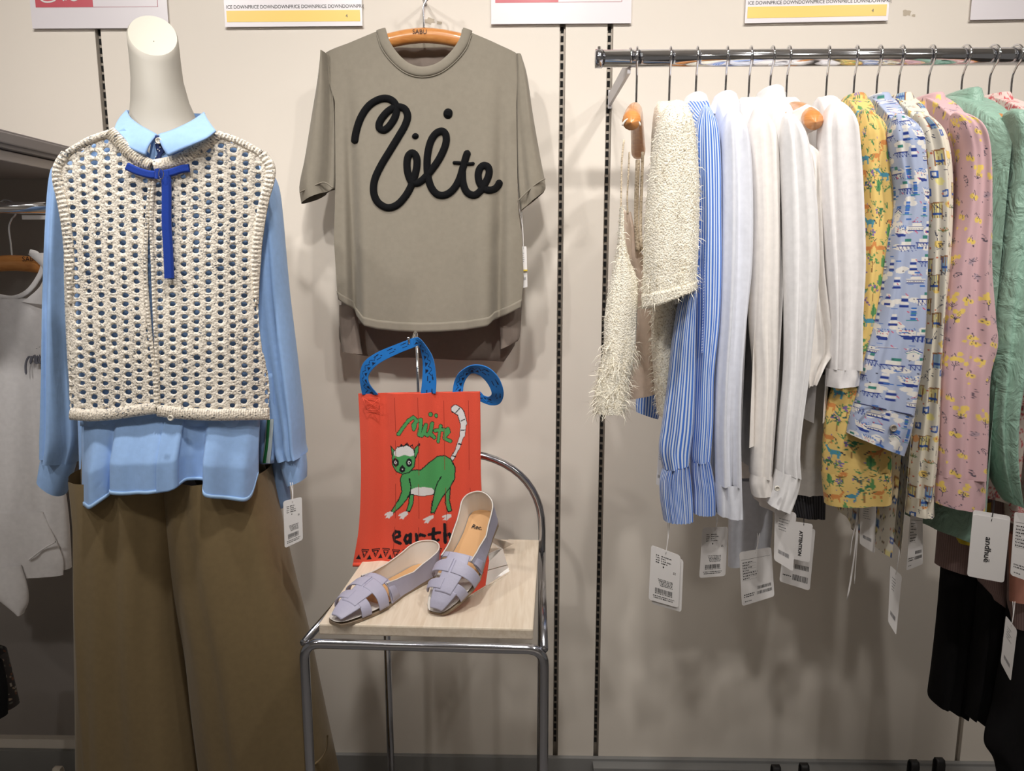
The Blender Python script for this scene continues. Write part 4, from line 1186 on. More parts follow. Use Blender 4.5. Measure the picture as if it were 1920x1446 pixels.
M['bagcloth'] = fabric('knitted_bag_cloth', (255, 255, 255), .92, .1, 20, vcol=True, weave=.5)
grids('front', [(P, UV)], M['bagcloth'], t, solid=.003, color=samp)
P2, UV2 = strip(rows, YB + .0, 30, 30, closed=False, bulge=-.004)
M['redknit'] = fabric('red_knit', RED, .92, .1, 20, weave=.5)
grids('back', [(P2, UV2)], M['redknit'], t, solid=.003)
# rolled bottom edge and side gussets
band('bottom_edge', [(662, 1059), (740, 1060), (830, 1060), (918, 1057)], 7, lambda a, b: at(a, b, YB - .026), M['redknit'], t, lift=.004)
PX = np.stack([P[:, 0], P2[np.linspace(0, 29, 350).astype(int), 0]], 1); PY = np.stack([P[:, -1], P2[np.linspace(0, 29, 350).astype(int), -1]], 1)
grids('side_seam', [(PX, metric_uv(PX)), (PY, metric_uv(PY))], M['redknit'], t)
c1 = [at(x, y, YB - .034) for x, y in ((680, 745), (711, 747), (711, 768), (688, 769))]
for a, b_ in ((0, 1), (1, 2), (2, 3), (3, 0), (0, 2), (1, 3)):
    tube('stitching', [c1[a], c1[b_]], .0007, M['redknit'], t, ns=5)
# straps
BLU, DBL = (28, 112, 190), (14, 28, 60)
cs = Canvas(.8, .04, BLU, .001)
for i in range(60):
    x = i * 14
    if (i // 6) % 2 == 0: cs.poly([(x, 30), (x + 10, 30), (x + 5, 20)], DBL); cs.line([(x + 5, 12), (x + 11, 20), (x + 17, 12)], 1.6, DBL)
    elif i % 2 == 0: cs.line([(x, 12), (x + 10, 10)], 3, DBL); cs.line([(x + 2, 24), (x + 11, 23)], 3, DBL); cs.ell(x + 14, 18, 2, 2, DBL)
def strap(A, B, name='strap'):
    """ribbon between two edge curves given as (px, py, Y)"""
    A = cr(np.array(A, float) * [1, 1, 1000], 160) / [1, 1, 1000]; B = cr(np.array(B, float) * [1, 1, 1000], 160) / [1, 1, 1000]
    a = at(A[:, 0], A[:, 1], A[:, 2]); b_ = at(B[:, 0], B[:, 1], B[:, 2])
    s = np.linspace(0, 1, 30)[None, :, None]
    P = a[:, None] * (1 - s) + b_[:, None] * s
    uv = metric_uv(P)[..., ::-1].copy(); uv[..., 1] = np.linspace(.002, .038, 30)[None]
    return grids(name, [(P, uv)], M['vcol'], t, solid=.0022, color=cs.sampler())
y0 = YB - .025
strap([(679, 740, y0), (675, 705, y0 - .01), (682, 680, y0 - .015), (705, 662, y0 - .018), (745, 645, y0 - .02), (774, 634, y0 - .02)],
      [(709, 740, y0), (694, 722, y0 - .01), (691, 705, y0 - .012), (708, 684, y0 - .018), (745, 664, y0 - .02), (777, 651, y0 - .02)])
strap([(774, 634, y0 - .02), (784, 633, y0 - .02), (796, 645, y0 - .012), (812, 672, y0 - .004), (818, 710, y0), (817, 738, y0)],
      [(777, 651, y0 - .02), (783, 648, y0 - .015), (789, 658, y0 - .0), (793, 680, y0 + .006), (792, 710, y0 + .004), (789, 738, y0 + .004)])
strap([(848, 738, y0 + .01), (852, 715, y0 + .01), (862, 698, y0 - .0), (885, 685, y0 - .01), (912, 688, y0 - .02), (933, 706, y0 - .02), (944, 735, y0 - .01), (938, 756, y0 + .01), (920, 760, y0 + .02), (898, 752, y0 + .02)],
      [(868, 736, y0 + .01), (870, 720, y0 + .012), (876, 707, y0 + .01), (884, 700, y0 + .012), (900, 704, y0 - .0), (914, 718, y0 - .0), (922, 736, y0 + .002), (917, 744, y0 + .016), (908, 742, y0 + .024), (900, 734, y0 + .024)])

# ================================================================== acrylic riser
z_ = SEAT_Z + .001
t = thing('acrylic_riser', 'clear bent acrylic shoe riser standing on the seat board', 'riser', on_z(900, 1120, z_))
def plate(name, pts, mat, th=.003):
    pts = [np.asarray(p, float) for p in pts]
    nrm = np.cross(pts[1] - pts[0], pts[3] - pts[0]); nrm /= np.linalg.norm(nrm)
    V = pts + [p + nrm * th for p in pts]
    return mesh(name, V, [[0, 1, 2, 3], [7, 6, 5, 4], [0, 4, 5, 1], [1, 5, 6, 2], [2, 6, 7, 3], [3, 7, 4, 0]], mat, t, smooth=False)
pa, pb = on_z(866, 1128, z_), on_z(955, 1074, z_)
pd, pc = on_z(868, 1060, z_), on_z(942, 1030, z_)
plate('base_plate', [pa, pb, pc, pd], M['acrylic'])
yk = float((pb[1] + pc[1]) / 2) + .03
plate('slope', [pd, pc, at(962, 1020, yk), at(892, 1000, yk)], M['acrylic'])
plate('top_plate', [at(892, 1000, yk), at(962, 1020, yk), at(962, 978, yk + .01), at(905, 968, yk + .01)], M['acrylic'])

# ================================================================== sandals
def sandal(toe, heel, zlift_heel, side, label, width=.078, flip=1, group='lilac woven sandals', up=(0, 0, 1.0)):
    """local frame: x from toe (0) to heel (1) along the sole"""
    toe = np.asarray(toe, float); heel = np.asarray(heel, float)
    L = np.linalg.norm(heel - toe); ex = (heel - toe) / L
    upv = np.asarray(up, float); ez = upv - ex * upv.dot(ex); ez /= np.linalg.norm(ez); ey = np.cross(ez, ex)
    t = thing('sandal', label, 'sandal', toe, group)
    def W(x, y, z):
        x = np.asarray(x, float)[..., None]; y = np.asarray(y, float)[..., None]; z = np.asarray(z, float)[..., None]
        return toe + ex * x * L + ey * y + ez * z
    hwf = lambda x: width / 2 * np.interp(x, [0, .015, .05, .12, .25, .36, .55, .75, .9, .97, 1.0], [.30, .42, .56, .74, .95, 1.0, .80, .72, .74, .58, .22])
    mid = lambda x: flip * .008 * np.sin(PI * np.clip(x, 0, 1)) 
    xs_ = np.r_[np.linspace(0, .1, 12), np.linspace(.12, .9, 34), np.linspace(.92, 1, 10)]
    v = np.linspace(-1, 1, 15)
    zs = lambda x: .004 + .006 * np.clip((x - .65) / .3, 0, 1)      # sole thickness, low heel
    # sole
    top = W(xs_[:, None] + 0 * v, mid(xs_)[:, None] + hwf(xs_)[:, None] * v * 1.03, (zs(xs_)[:, None] + 0 * v))
    bot = W(xs_[:, None] + 0 * v, mid(xs_)[:, None] + hwf(xs_)[:, None] * v * 1.03, 0 * xs_[:, None] + 0 * v)
    sd1 = np.stack([top[:, 0], bot[:, 0]], 1); sd2 = np.stack([top[:, -1], bot[:, -1]], 1)
    e0 = np.stack([top[0], bot[0]], 0); e1 = np.stack([top[-1], bot[-1]], 0)
    grids('sole', [(g, metric_uv(g)) for g in (top, bot, sd1, sd2, e0, e1)], M['sole'], t, smooth=False)
    ins = W(xs_[:, None] + 0 * v, mid(xs_)[:, None] + hwf(xs_)[:, None] * v * .95, zs(xs_)[:, None] + .0025 + .002 * v ** 2)
    grids('insole', [(ins[:22], metric_uv(ins[:22]))], M['lining'], t)
    i2 = grids('insole_pad', [(ins[21:], metric_uv(ins[21:]))], M['insole'], t)
    # maker's stamp near the heel
    text_mesh('stamp', 'Rec.', M['print'], i2, lambda x, y: W(.80 + y / L, (-x + .012), np.full_like(x, zs(.8) + .0045)), .013, .0002)
    # quarter: low wall round heel and sides, outside and lining
    def wall(off, name, mat, top_off=0.0):
        s = np.linspace(-1, 1, 161)              # -1 left throat, 0 heel, 1 right throat
        a = np.abs(s)
        ph = np.clip(a / .26, 0, 1) * PI / 2
        xq = np.where(a < .26, 1.0 - .115 * (1 - np.cos(ph)), .885 - (.885 - .40) * (a - .26) / .74)
        lat = np.sign(s) * np.sin(ph)
        hh = np.interp(a, [0, .12, .35, .6, .85, 1.0], [.052, .050, .040, .033, .033, .036])
        kk = np.linspace(0, 1, 10)[None]
        lean = .003 - .012 * np.clip((a - .6) / .4, 0, 1)
        yq = mid(xq)[:, None] + (lat * hwf(np.minimum(xq, .885)))[:, None] + np.sign(s)[:, None] * (off + lean[:, None] * kk)
        xx = xq[:, None] + np.where(a < .12, .018 * (1 - a / .12), 0)[:, None] * kk * .6 + (off / L) * np.where(a < .15, 1 - a / .15, 0)[:, None]
        P = W(xx, yq, zs(xq)[:, None] + kk * (hh[:, None] + top_off))
        return grids(name, [(P, metric_uv(P))], mat, t), P
    wall(.0016, 'quarter', M['lilac'])
    _, PL = wall(-.0004, 'quarter_lining', M['lining'])
    tube('topline_binding', PL[:, -1], .0014, M['lining'], t, ns=6)
    # vamp dome: straps woven over it
    def dome(x, v_, lift=0.0):
        h = np.interp(x, [0, .05, .15, .3, .42, .5], [.010, .017, .026, .036, .042, .044])
        w = hwf(np.clip(x, 0, 1)) * 1.02
        ang = v_ * PI / 2
        return W(x, mid(x) + (w + lift) * np.sin(ang), zs(x) + (h + lift) * np.cos(ang) ** .75)
    def patch(x0f, x1f, v0, v1, lift, name, nx=16, nv=22):
        vv = np.linspace(v0, v1, nv)[None]; s = np.linspace(0, 1, nx)[:, None]
        xx = x0f(vv) * (1 - s) + x1f(vv) * s
        P = dome(xx, vv + 0 * s, lift)
        return grids(name, [(P, metric_uv(P))], M['lilac'], t, solid=.0022)
    patch(lambda v_: .004 + 0 * v_, lambda v_: .145 + 0 * v_, -.60, .30, .0015, 'toe_strap')
    patch(lambda v_: .135 + .015 * np.abs(v_), lambda v_: .225 - .03 * np.abs(v_ + .2), .00, .98, .0030, 'cross_strap')
    patch(lambda v_: .150 - .02 * np.abs(v_), lambda v_: .215 + .01 * v_, -.98, -.10, .0010, 'cross_strap')
    patch(lambda v_: .115 + 0 * v_, lambda v_: .30 + 0 * v_, -.42, .18, .0022, 'tongue_strap')
    patch(lambda v_: .265 + .02 * np.abs(v_), lambda v_: .385 - .05 * np.abs(v_ + .2), -.02, .98, .0034, 'cross_strap')
    patch(lambda v_: .265 - .0 * np.abs(v_), lambda v_: .37 + .02 * v_, -.98, -.08, .0030, 'cross_strap')
    patch(lambda v_: .29 + 0 * v_, lambda v_: .425 + .06 * v_ ** 2, -.42, .22, .0016, 'tongue_strap')
    patch(lambda v_: .385 + .03 * np.abs(v_), lambda v_: .43 + .075 * v_ ** 2, -.98, .98, .0006, 'throat_band')
    return t
zt = SEAT_Z + .001
sandal(on_z(628, 1172, zt), on_z(812, 1072, zt), 0, 1, 'lilac woven leather sandal lying flat at the left of the pair', width=.082, flip=1)
hl = at(914, 965, YB - .075)
sandal(on_z(818, 1152, zt), hl, 0, 1, 'lilac woven leather sandal propped heel-up on the acrylic riser', width=.082, flip=-1)
# ================================================================== hanging rail on the right
YRL = -0.32
pA, pB = at(1117, 111, YRL), at(2000, 104, YRL)
ZR = float(at(1500, 108, YRL)[2])
RR = .0155
t = thing('garment_rail', 'long chrome garment rail on the right with a white end bracket', 'rail', (pA[0], YRL, ZR))
tube('bar', [(pA[0], YRL, ZR), (pB[0] + .3, YRL, ZR)], RR, M['chrome'], t, ns=28)
tube('end_sleeve', [(pA[0] - .001, YRL, ZR), (pA[0] + .012, YRL, ZR)], RR + .0012, M['chromed'], t, ns=24)
tube('stop_pin', [(pA[0] + .006, YRL, ZR), (pA[0] + .006, YRL, ZR + .021)], .0032, M['chrome'], t)
xb = SX[2]
wz = float(at(1143, 187, 0.0)[2])
M['bracket'] = plain('pale_bracket_enamel', (206, 204, 208), .4)
def beam(name, a, b, w, h_, mat, parent):
    a, b = np.asarray(a, float), np.asarray(b, float); d = b - a; d /= np.linalg.norm(d)
    s = np.cross(d, [1.0, 0, 0]); s /= np.linalg.norm(s); x = np.array([1.0, 0, 0])
    V = [p + x * w / 2 * i + s * h_ / 2 * j for p in (a, b) for i, j in ((-1, -1), (1, -1), (1, 1), (-1, 1))]
    return mesh(name, V, [[0, 1, 2, 3], [7, 6, 5, 4], [0, 4, 5, 1], [1, 5, 6, 2], [2, 6, 7, 3], [3, 7, 4, 0]], mat, parent, smooth=False)
beam('bracket_arm', (xb + .002, 0.0, wz), (xb + .004, YRL + .002, ZR - .012), .006, .028, M['bracket'], t)
beam('bracket_back', (xb + .002, -.002, wz - .02), (xb + .002, -.002, wz + .02), .008, .006, M['bracket'], t)
tube('bracket_saddle', [(xb + .005 , YRL + (RR + .002) * math.cos(k), ZR + (RR + .002) * math.sin(k)) for k in np.linspace(-.2 * PI, 1.2 * PI, 20)], .0022, M['chrome'], t, ns=6)

ZTOP = float(at(1500, 196, YRL)[2])         # top of the wooden bars
YN = -0.49                                  # depth of the near shoulders

def rail_hanger(hx, sx, sy, label, L=.15, thick=.009):
    """hx: pixel x of the hook on the rail, (sx, sy): pixel of the near shoulder at depth YN"""
    c = at(hx, 108, YRL); n_ = at(sx, sy, YN)
    C = np.array([c[0], YRL, ZTOP - (.006 if L < .18 else 0)]); d = n_ - C; d[2] = 0; d /= np.linalg.norm(d)
    h = hanger(C, d, L, 'clothes_hanger', label, 'wooden hangers', ZR, drop=float(ZTOP - n_[2] - .02) if sy > 215 else .045, thick=thick, high=.016)
    return C, d, n_

def body_slab(C, d, zn, zhem, th0, half, fold=None, ztop=None, n=40, m=46, flare=1.0, shift=(0, 0), zhem_far=None):
    """the trunk of a garment on a hanger: two cloth layers joined over the shoulders"""
    s = np.linspace(-1, 1, n)[:, None]
    nr = np.array([-d[1], d[0], 0]); nr = nr if nr[0] > 0 else -nr
    zt = (ztop if ztop is not None else C[2]) - ((ztop if ztop is not None else C[2]) - zn) * np.abs(s) ** 1.5
    w = np.linspace(-1, 1, m)[None]          # -1 left hem .. 0 top .. 1 right hem
    a = np.abs(w)
    zh = zhem if zhem_far is None else zhem * (1 + s) / 2 + zhem_far * (1 - s) / 2
    zz = zt + (zh - zt) * np.clip((a - .08) / .92, 0, 1)
    tdown = np.clip((a - .08) / .92, 0, 1)
    th = (th0 * (1 - np.abs(s) ** 4) + .006) * np.sqrt(np.clip(a / .12, 0, 1)) * (1 + (flare - 1) * tdown)
    lat = np.sign(w) * th
    if fold is not None: lat = lat + fold(s, tdown) * np.clip(a / .2, 0, 1)
    wid = half * (1 + .12 * tdown)
    base = np.array([C[0], C[1], 0.0])
    P = base + d * (s * wid)[..., None] + nr * lat[..., None] + np.array([0, 0, 1.0]) * zz[..., None]
    P = P + (np.array([shift[0], shift[1], 0]) * (tdown + 0 * s)[..., None])
    return P, metric_uv(P)

def collar_ring(C, d, hgt, ra, rb, base_z, mat, parent, name='collar', lean=.007, color=None, fine=1, leaf=True):
    """a shirt collar: stand inside, leaf folded down outside, open at the front (away from the wall)"""
    nr = np.array([-d[1], d[0], 0])
    nth = 60 * fine
    th = np.linspace(0, 2 * PI, nth)
    prof = [(-.3, 0.0, -.006), (.5, 0, -.003), (.9, 0, 0), (1.0, 0, .002), (.95, 0, .0045), (.6, 0, .007 + lean * .4), (.2, 0, .008 + lean), (-.05, 0, .009 + lean * 1.2)]
    prof = cr(np.array(prof), 8 * (3 if fine > 1 else 2))
    P = np.array([[np.array([C[0], C[1], base_z]) + d * (ra + o) * math.cos(k) + nr * (rb + o) * math.sin(k) + np.array([0, 0, h_ * hgt * (1 - .25 * abs(math.sin(k / 2)) * 0)]) for k in th] for h_, _, o in prof])
    return grids(name, [(P, metric_uv(P))], mat, parent, color=color)

GAR = []
def shirt_on_rail(name, label, cat, hx, sx, sy, mat, sleeve, hang_label, cuff=None, collar=True, hem=None, hemY=None, th0=.015, half=.160,
                  sd=.030, Ys=YN, fold_amp=.010, seed=0, color=None, fine=False, group=None, body=True, collar_h=.034, collar_mat=None, lines=(), fold_k=(1.3, 2.4, 3.7), body_mat=None, zfar=None, collar_r=(.046, .015), bare=False):
    C, d, n_ = rail_hanger(hx, sx, sy, hang_label, *((.19, .013) if bare else ()))
    t = thing(name, label, cat, (C[0], C[1], float(at(sx, hem or 900, YN)[2])), group)
    nS, mS = (520, 150) if fine else (90, 44)
    P = strip(sleeve, Ys, nS, mS, depth=sd, cap=.05, fold=folds(seed + 100, fold_amp, fold_k, .25, .5))
    grids('sleeve', [P], mat, t, color=color(0, 0) if color else None)
    if cuff:
        P = strip(cuff, Ys - .002, 60 if fine else 16, mS, depth=sd * .95, fold=folds(seed + 7, fold_amp * .4, fold_k, .1, .2))
        grids('cuff', [P], mat, t, color=color(.05, .31) if color else None)
    if body and hem:
        zh = float(at(sx, hem, hemY or YRL)[2])
        P = body_slab(C, d, float(n_[2]) + .0, zh, th0, half, folds(seed + 200, .006, (2.2, 3.8, 6), .15, .8), ztop=ZTOP + .013, n=260 if fine else 50, m=420 if fine else 60, flare=1.2, zhem_far=zfar)
        grids('body', [P], body_mat or mat, t, color=color(.11, .07) if color else None)
    if collar:
        collar_ring(C, d, collar_h, collar_r[0], collar_r[1], ZTOP - .022, collar_mat or mat, t, color=color(.02, .2) if color else None, fine=3 if fine else 1)
    for L, w in lines:
        band('seam', L, w, lambda a, b: at(a, b, Ys - sd * .95), mat, t, lift=.0025)
    return t

M['tweed'] = knit('cream_fringed_tweed', (250, 245, 230), (240, 232, 212), (196, 184, 160), .0024)
M['fringe'] = plain('cream_yarn', (244, 238, 222), .9)
def fringe(parent, P, count, length, seed, down=.5, part='fringe', edge=None, wdt=.0005):
    r = np.random.default_rng(seed)
    n, m_ = P.shape[:2]
    V, Fc = [], []
    c = P.mean((0, 1))
    for _ in range(count):
        i = int(r.uniform(0, n - 1)) if edge is None else int(r.uniform(edge, n - 1)); j = int(r.uniform(0, m_ - 1))
        p = P[i, j]; ax = P[i].mean(0); o = p - ax; o /= max(np.linalg.norm(o), 1e-6)
        dv = o * r.uniform(.2, .9) + np.array([r.normal(0, .5), r.normal(0, .3), -down + r.normal(0, .5)]); dv /= np.linalg.norm(dv)
        l = length * r.uniform(.4, 1.4); s = np.cross(dv, r.normal(0, 1, 3)); s /= np.linalg.norm(s); s *= wdt
        q = p + dv * l * .55; e = q + (dv * .6 + np.array([0, 0, -.5]) + r.normal(0, .3, 3)) * l * .5
        b = len(V); V += [p - s, p + s, q + s, q - s, e]
        Fc += [[b, b + 1, b + 2, b + 3], [b + 3, b + 2, b + 4]]
    o = mesh(part, V, Fc, M['fringe'], parent)
    tag(o, kind='stuff')

# ---- 1 cream fringed camisole on the first hanger
C, d, n_ = rail_hanger(1195, 1184, 238, 'first wooden hanger from the rail end, under the fringed camisole', .19, .013)
t = thing('camisole', 'cream fringed tweed camisole with cord straps, leftmost on the rail', 'top', at(1150, 780, -.5))
rows = [(1163, 388, 1168, 386), (1158, 450, 1172, 450), (1152, 490, 1182, 492), (1141, 545, 1195, 528), (1133, 600, 1194, 600), (1131, 660, 1190, 660), (1120, 715, 1180, 715), (1114, 750, 1175, 750), (1117, 775, 1170, 776)]
P = strip(rows, -.50, 80, 40, depth=.018, fold=folds(3, .005, (2, 3.5)))
grids('front_panel', [P], M['tweed'], t)
fringe(t, P[0], 300, .010, 1); fringe(t, P[0], 600, .020, 2, .7, edge=52)
M['beigelining'] = fabric('beige_satin_lining', (208, 188, 172), .6, .2, 10)
P = strip([(1175, 400, 1182, 398), (1172, 450, 1200, 470), (1176, 520, 1222, 500), (1185, 600, 1228, 600), (1178, 690, 1230, 690), (1170, 748, 1228, 738)], -.40, 40, 20, closed=True, depth=.02)
grids('back_lining', [P], M['beigelining'], t)
P = strip([(1164, 392, 1176, 396), (1163, 420, 1185, 430), (1168, 460, 1184, 470), (1177, 486, 1184, 490)], -.455, 20, 10, closed=False)
grids('front_lining', [P], M['beigelining'], t, solid=.002)
M['cord'] = knit('beige_braided_cord', (216, 200, 176), (190, 174, 150), (150, 134, 112), .003)
for L, r_ in (([(1170, 262), (1166, 300), (1165, 350), (1164, 392)], .0016), ([(1180, 285), (1178, 330), (1176, 370), (1177, 402)], .0016), ([(1196, 300), (1194, 350), (1193, 420), (1196, 472)], .0042), ([(1205, 285), (1203, 350), (1201, 420), (1203, 472)], .0028)):
    yy = -.50 if L[0][0] < 1175 else (-.47 if L[0][0] < 1190 else -.43)
    tube('strap', [at(x, y, yy) for x, y in cr(L, 20)], r_, M['cord'], t, ns=7)
tube('strap_loop', [at(1184 + 17 * math.cos(k), 238 + 16 * math.sin(k), -.50) for k in np.linspace(PI * 1.05, PI * 1.95, 14)], .0016, M['lining'], t, ns=6)

# ---- 2 cream shaggy knit
rows = [(1252, 189, 1284, 190), (1243, 205, 1292, 203), (1233, 240, 1297, 235), (1226, 290, 1303, 285), (1218, 350, 1307, 345), (1212, 420, 1307, 410), (1209, 490, 1305, 480), (1208, 540, 1302, 520), (1208, 578, 1301, 541)]
C, d, n_ = rail_hanger(1257, 1266, 225, 'second wooden hanger from the rail end, hidden inside the shaggy knit')
t = thing('knit_jacket', 'cream shaggy knit jacket with short open sleeve next to the camisole', 'jacket', at(1240, 780, -.45))
P = strip(rows, -.52, 90, 50, depth=.042, cap=.05, fold=folds(8, .004, (2, 3.4, 5)))
grids('sleeve', [P], M['tweed'], t, solid=.004)
fringe(t, P[0], 1500, .011, 4); fringe(t, P[0], 260, .018, 5, .7, edge=78)
P2 = P[0][-6:] + np.array([0, -.0, 0]); P2 = (P2 - P2.mean((0, 1))) * 1.03 + P2.mean((0, 1))
grids('cuff_edge', [(P2, metric_uv(P2))], M['tweed'], t, solid=.005)
P = strip([(560, 1224, 1272), (640, 1222, 1264), (700, 1226, 1258), (750, 1230, 1254), (778, 1235, 1248)], -.44, 40, 24, depth=.03)
grids('body', [P], M['tweed'], t); fringe(t, P[0], 700, .013, 6)
P = body_slab(C, d, float(n_[2]) - .01, float(at(1250, 560, YRL)[2]), .022, .19, None, ztop=ZTOP + .006)
grids('back', [P], M['tweed'], t)

# ---- 3 blue and white striped blouse
M['stripe'] = fabric('blue_white_stripe', (70, 118, 206), .75, .3, 16, stripes=((214, 226, 246), .0056, .52))
M['whiteshirt'] = fabric('white_poplin', (238, 236, 240), .8, .32, 13)
C, d, n_ = rail_hanger(1307, 1322, 222, 'third wooden hanger from the rail end, inside the striped blouse')
t = thing('striped_blouse', 'blue and white striped blouse with gathered ruffle cuffs', 'blouse', at(1290, 970, -.5))
Ys = -.485
A = [(1312, 197, 1333, 196), (1304, 240, 1344, 235), (1303, 300, 1350, 300), (1305, 400, 1351, 400), (1303, 500, 1352, 500), (1303, 600, 1348, 600), (1300, 700, 1337, 700), (1297, 790, 1335, 790), (1294, 850, 1331, 845), (1296, 864, 1329, 862)]
grids('sleeve', [strip(A, Ys, 90, 60, depth=.026, cap=.05, fold=folds(61, .005, (2, 3.3), .1))], M['stripe'], t)
B_ = [(1298, 500, 1306, 500), (1275, 560, 1304, 560), (1262, 630, 1303, 630), (1253, 710, 1302, 710), (1241, 800, 1299, 800), (1236, 842, 1294, 845), (1243, 878, 1291, 868)]
grids('sleeve', [strip(B_, Ys - .012, 90, 60, depth=.026, fold=folds(62, .005, (2, 3.3), .1))], M['stripe'], t)
def gather(k, amp): return lambda x, t_: amp * np.sin(PI * k * x + 1.0) * (1 - .55 * t_)
grids('ruffle_cuff', [strip([(1296, 862, 1329, 860), (1296, 885, 1334, 880), (1299, 920, 1340, 920), (1299, 960, 1341, 960)], Ys, 30, 90, depth=.026, fold=gather(6, .004))], M['stripe'], t)
grids('ruffle_cuff', [strip([(1243, 878, 1291, 867), (1237, 900, 1294, 890), (1238, 935, 1298, 935), (1244, 974, 1299, 974)], Ys - .012, 30, 90, depth=.026, fold=gather(7, .005))], M['stripe'], t)
grids('body', [body_slab(C, d, float(n_[2]), float(at(1300, 640, YRL)[2]), .016, .18, None, ztop=ZTOP + .006)], M['stripe'], t)
grids('shirt_tail', [strip([(1196, 715, 1240, 705), (1192, 760, 1238, 765), (1193, 772, 1234, 786)], -.30, 14, 30, depth=.012)], M['stripe'], t)
collar_ring(C, d, .036, .046, .014, ZTOP - .02, M['whiteshirt'], t)
# ---- whites
M['warmwhite'] = fabric('warm_white_rayon', (237, 232, 227), .8, .3, 12)
M['coolwhite'] = fabric('cool_white_cotton', (228, 231, 241), .8, .35, 14)
t = shirt_on_rail('white_shirt', 'plain white shirt with wide turned cuff right of the striped blouse', 'shirt', 1363, 1376, 235, M['coolwhite'],
    [(1358, 200, 1390, 205), (1352, 240, 1400, 240), (1352, 300, 1407, 300), (1352, 400, 1410, 400), (1350, 500, 1408, 500), (1347, 600, 1398, 600), (1341, 700, 1390, 700), (1338, 800, 1387, 800), (1341, 905, 1388, 905)],
    'fourth wooden hanger from the rail end, inside the plain white shirt',
    cuff=[(1340, 903, 1389, 903), (1342, 935, 1390, 935), (1344, 962, 1391, 968)], hem=880, seed=4, sd=.030, collar_h=.040)
grids('shirt_tail', [strip([(900, 1368, 1450), (980, 1366, 1448), (1062, 1365, 1440)], -.30, 16, 30, depth=.012, fold=folds(3, .004))], M['coolwhite'], t)
t = shirt_on_rail('white_blouse', 'soft white blouse with gathered elastic cuff between two white shirts', 'blouse', 1407, 1428, 240, M['warmwhite'],
    [(1408, 198, 1432, 200), (1402, 240, 1452, 240), (1404, 300, 1460, 300), (1409, 400, 1461, 400), (1408, 500, 1461, 500), (1405, 600, 1459, 600), (1413, 700, 1456, 700), (1411, 800, 1450, 800), (1408, 880, 1446, 880), (1410, 892, 1444, 890)],
    'fifth wooden hanger from the rail end, inside the soft white blouse',
    cuff=[(1410, 888, 1444, 886), (1407, 905, 1449, 902), (1411, 928, 1446, 922)], hem=800, seed=58, sd=.028, Ys=-.475, collar=False, fold_amp=.006)
t = shirt_on_rail('white_shirt', 'crisp white shirt with buttoned narrow cuff and tall collar', 'shirt', 1447, 1492, 235, M['whitesatin'],
    [(1462, 212, 1490, 208), (1464, 260, 1510, 252), (1465, 310, 1522, 310), (1468, 400, 1531, 400), (1470, 500, 1534, 500), (1472, 600, 1526, 600), (1472, 700, 1514, 700), (1463, 800, 1498, 800), (1459, 855, 1494, 850), (1457, 882, 1497, 892)],
    'sixth wooden hanger from the rail end, inside the crisp white shirt',
    cuff=[(1456, 880, 1498, 890), (1449, 912, 1495, 918), (1440, 944, 1480, 958)], hem=860, seed=6, sd=.027, Ys=-.50, collar_h=.050)
button(1457, 916, -.532, .0048, t)
t = shirt_on_rail('drape_top', 'white drape top slipping off its hanger to bare the wooden end', 'top', 1478, 1522, 238, M['warmwhite'],
    [(1488, 262, 1512, 262), (1500, 300, 1540, 300), (1503, 400, 1538, 400), (1506, 500, 1540, 500), (1508, 590, 1550, 590), (1510, 655, 1557, 655), (1505, 690, 1540, 680), (1508, 724, 1520, 716)],
    'seventh wooden hanger from the rail end, its rounded tip bare above the white drape top',
    hem=925, seed=7, sd=.026, Ys=-.47, collar=False, half=.13, bare=True)
P = strip([(1487, 208, 1512, 196), (1484, 226, 1533, 206), (1487, 245, 1538, 222), (1490, 262, 1538, 240)], -.47, 14, 24, closed=False, bulge=.008)
grids('neckband', [P], M['warmwhite'], t, solid=.002)
P = strip([(700, 1500, 1560), (800, 1497, 1556), (925, 1489, 1547)], -.36, 20, 30, depth=.02, fold=folds(4, .004))
grids('tail', [P], M['warmwhite'], t)
M['greystripe'] = fabric('grey_stripe', (82, 82, 88), .8, .2, 12, stripes=((46, 46, 52), .006, .5))
t = thing('striped_hem', 'dark grey striped garment hem below the white drape top', 'garment', at(1510, 975, -.36))
P = strip([(880, 1482, 1550), (920, 1480, 1548), (1490, 968, 1546, 972)], -.345, 16, 30, depth=.014, fold=folds(6, .004))
grids('cloth', [P], M['greystripe'], t)
t = shirt_on_rail('white_tee', 'white short-sleeved top with lace neck just left of the yellow shirt', 'top', 1553, 1575, 230, M['whitecotton'],
    [(1548, 190, 1585, 188), (1538, 230, 1602, 228), (1536, 300, 1610, 300), (1540, 400, 1614, 400), (1547, 500, 1615, 500), (1553, 600, 1608, 600), (1552, 690, 1607, 690)],
    'eighth wooden hanger from the rail end, inside the white lace-neck top',
    cuff=[(1551, 690, 1608, 689), (1550, 724, 1606, 720)], hem=760, seed=8, sd=.032, collar_h=.03)
# ---- printed shirts
def scatter(cv, wmm, hmm, step, fns, seed):
    r = np.random.default_rng(seed)
    k = 0
    for j, y in enumerate(np.arange(0, hmm, step)):
        for x in np.arange(0, wmm, step):
            xx = x + (step / 2 if j % 2 else 0) + r.uniform(-.22, .22) * step; yy = y + r.uniform(-.22, .22) * step
            fns[r.integers(len(fns))](cv, xx, yy, r)
def smp(cv): return lambda ou, ov: cv.sampler(ou, ov)
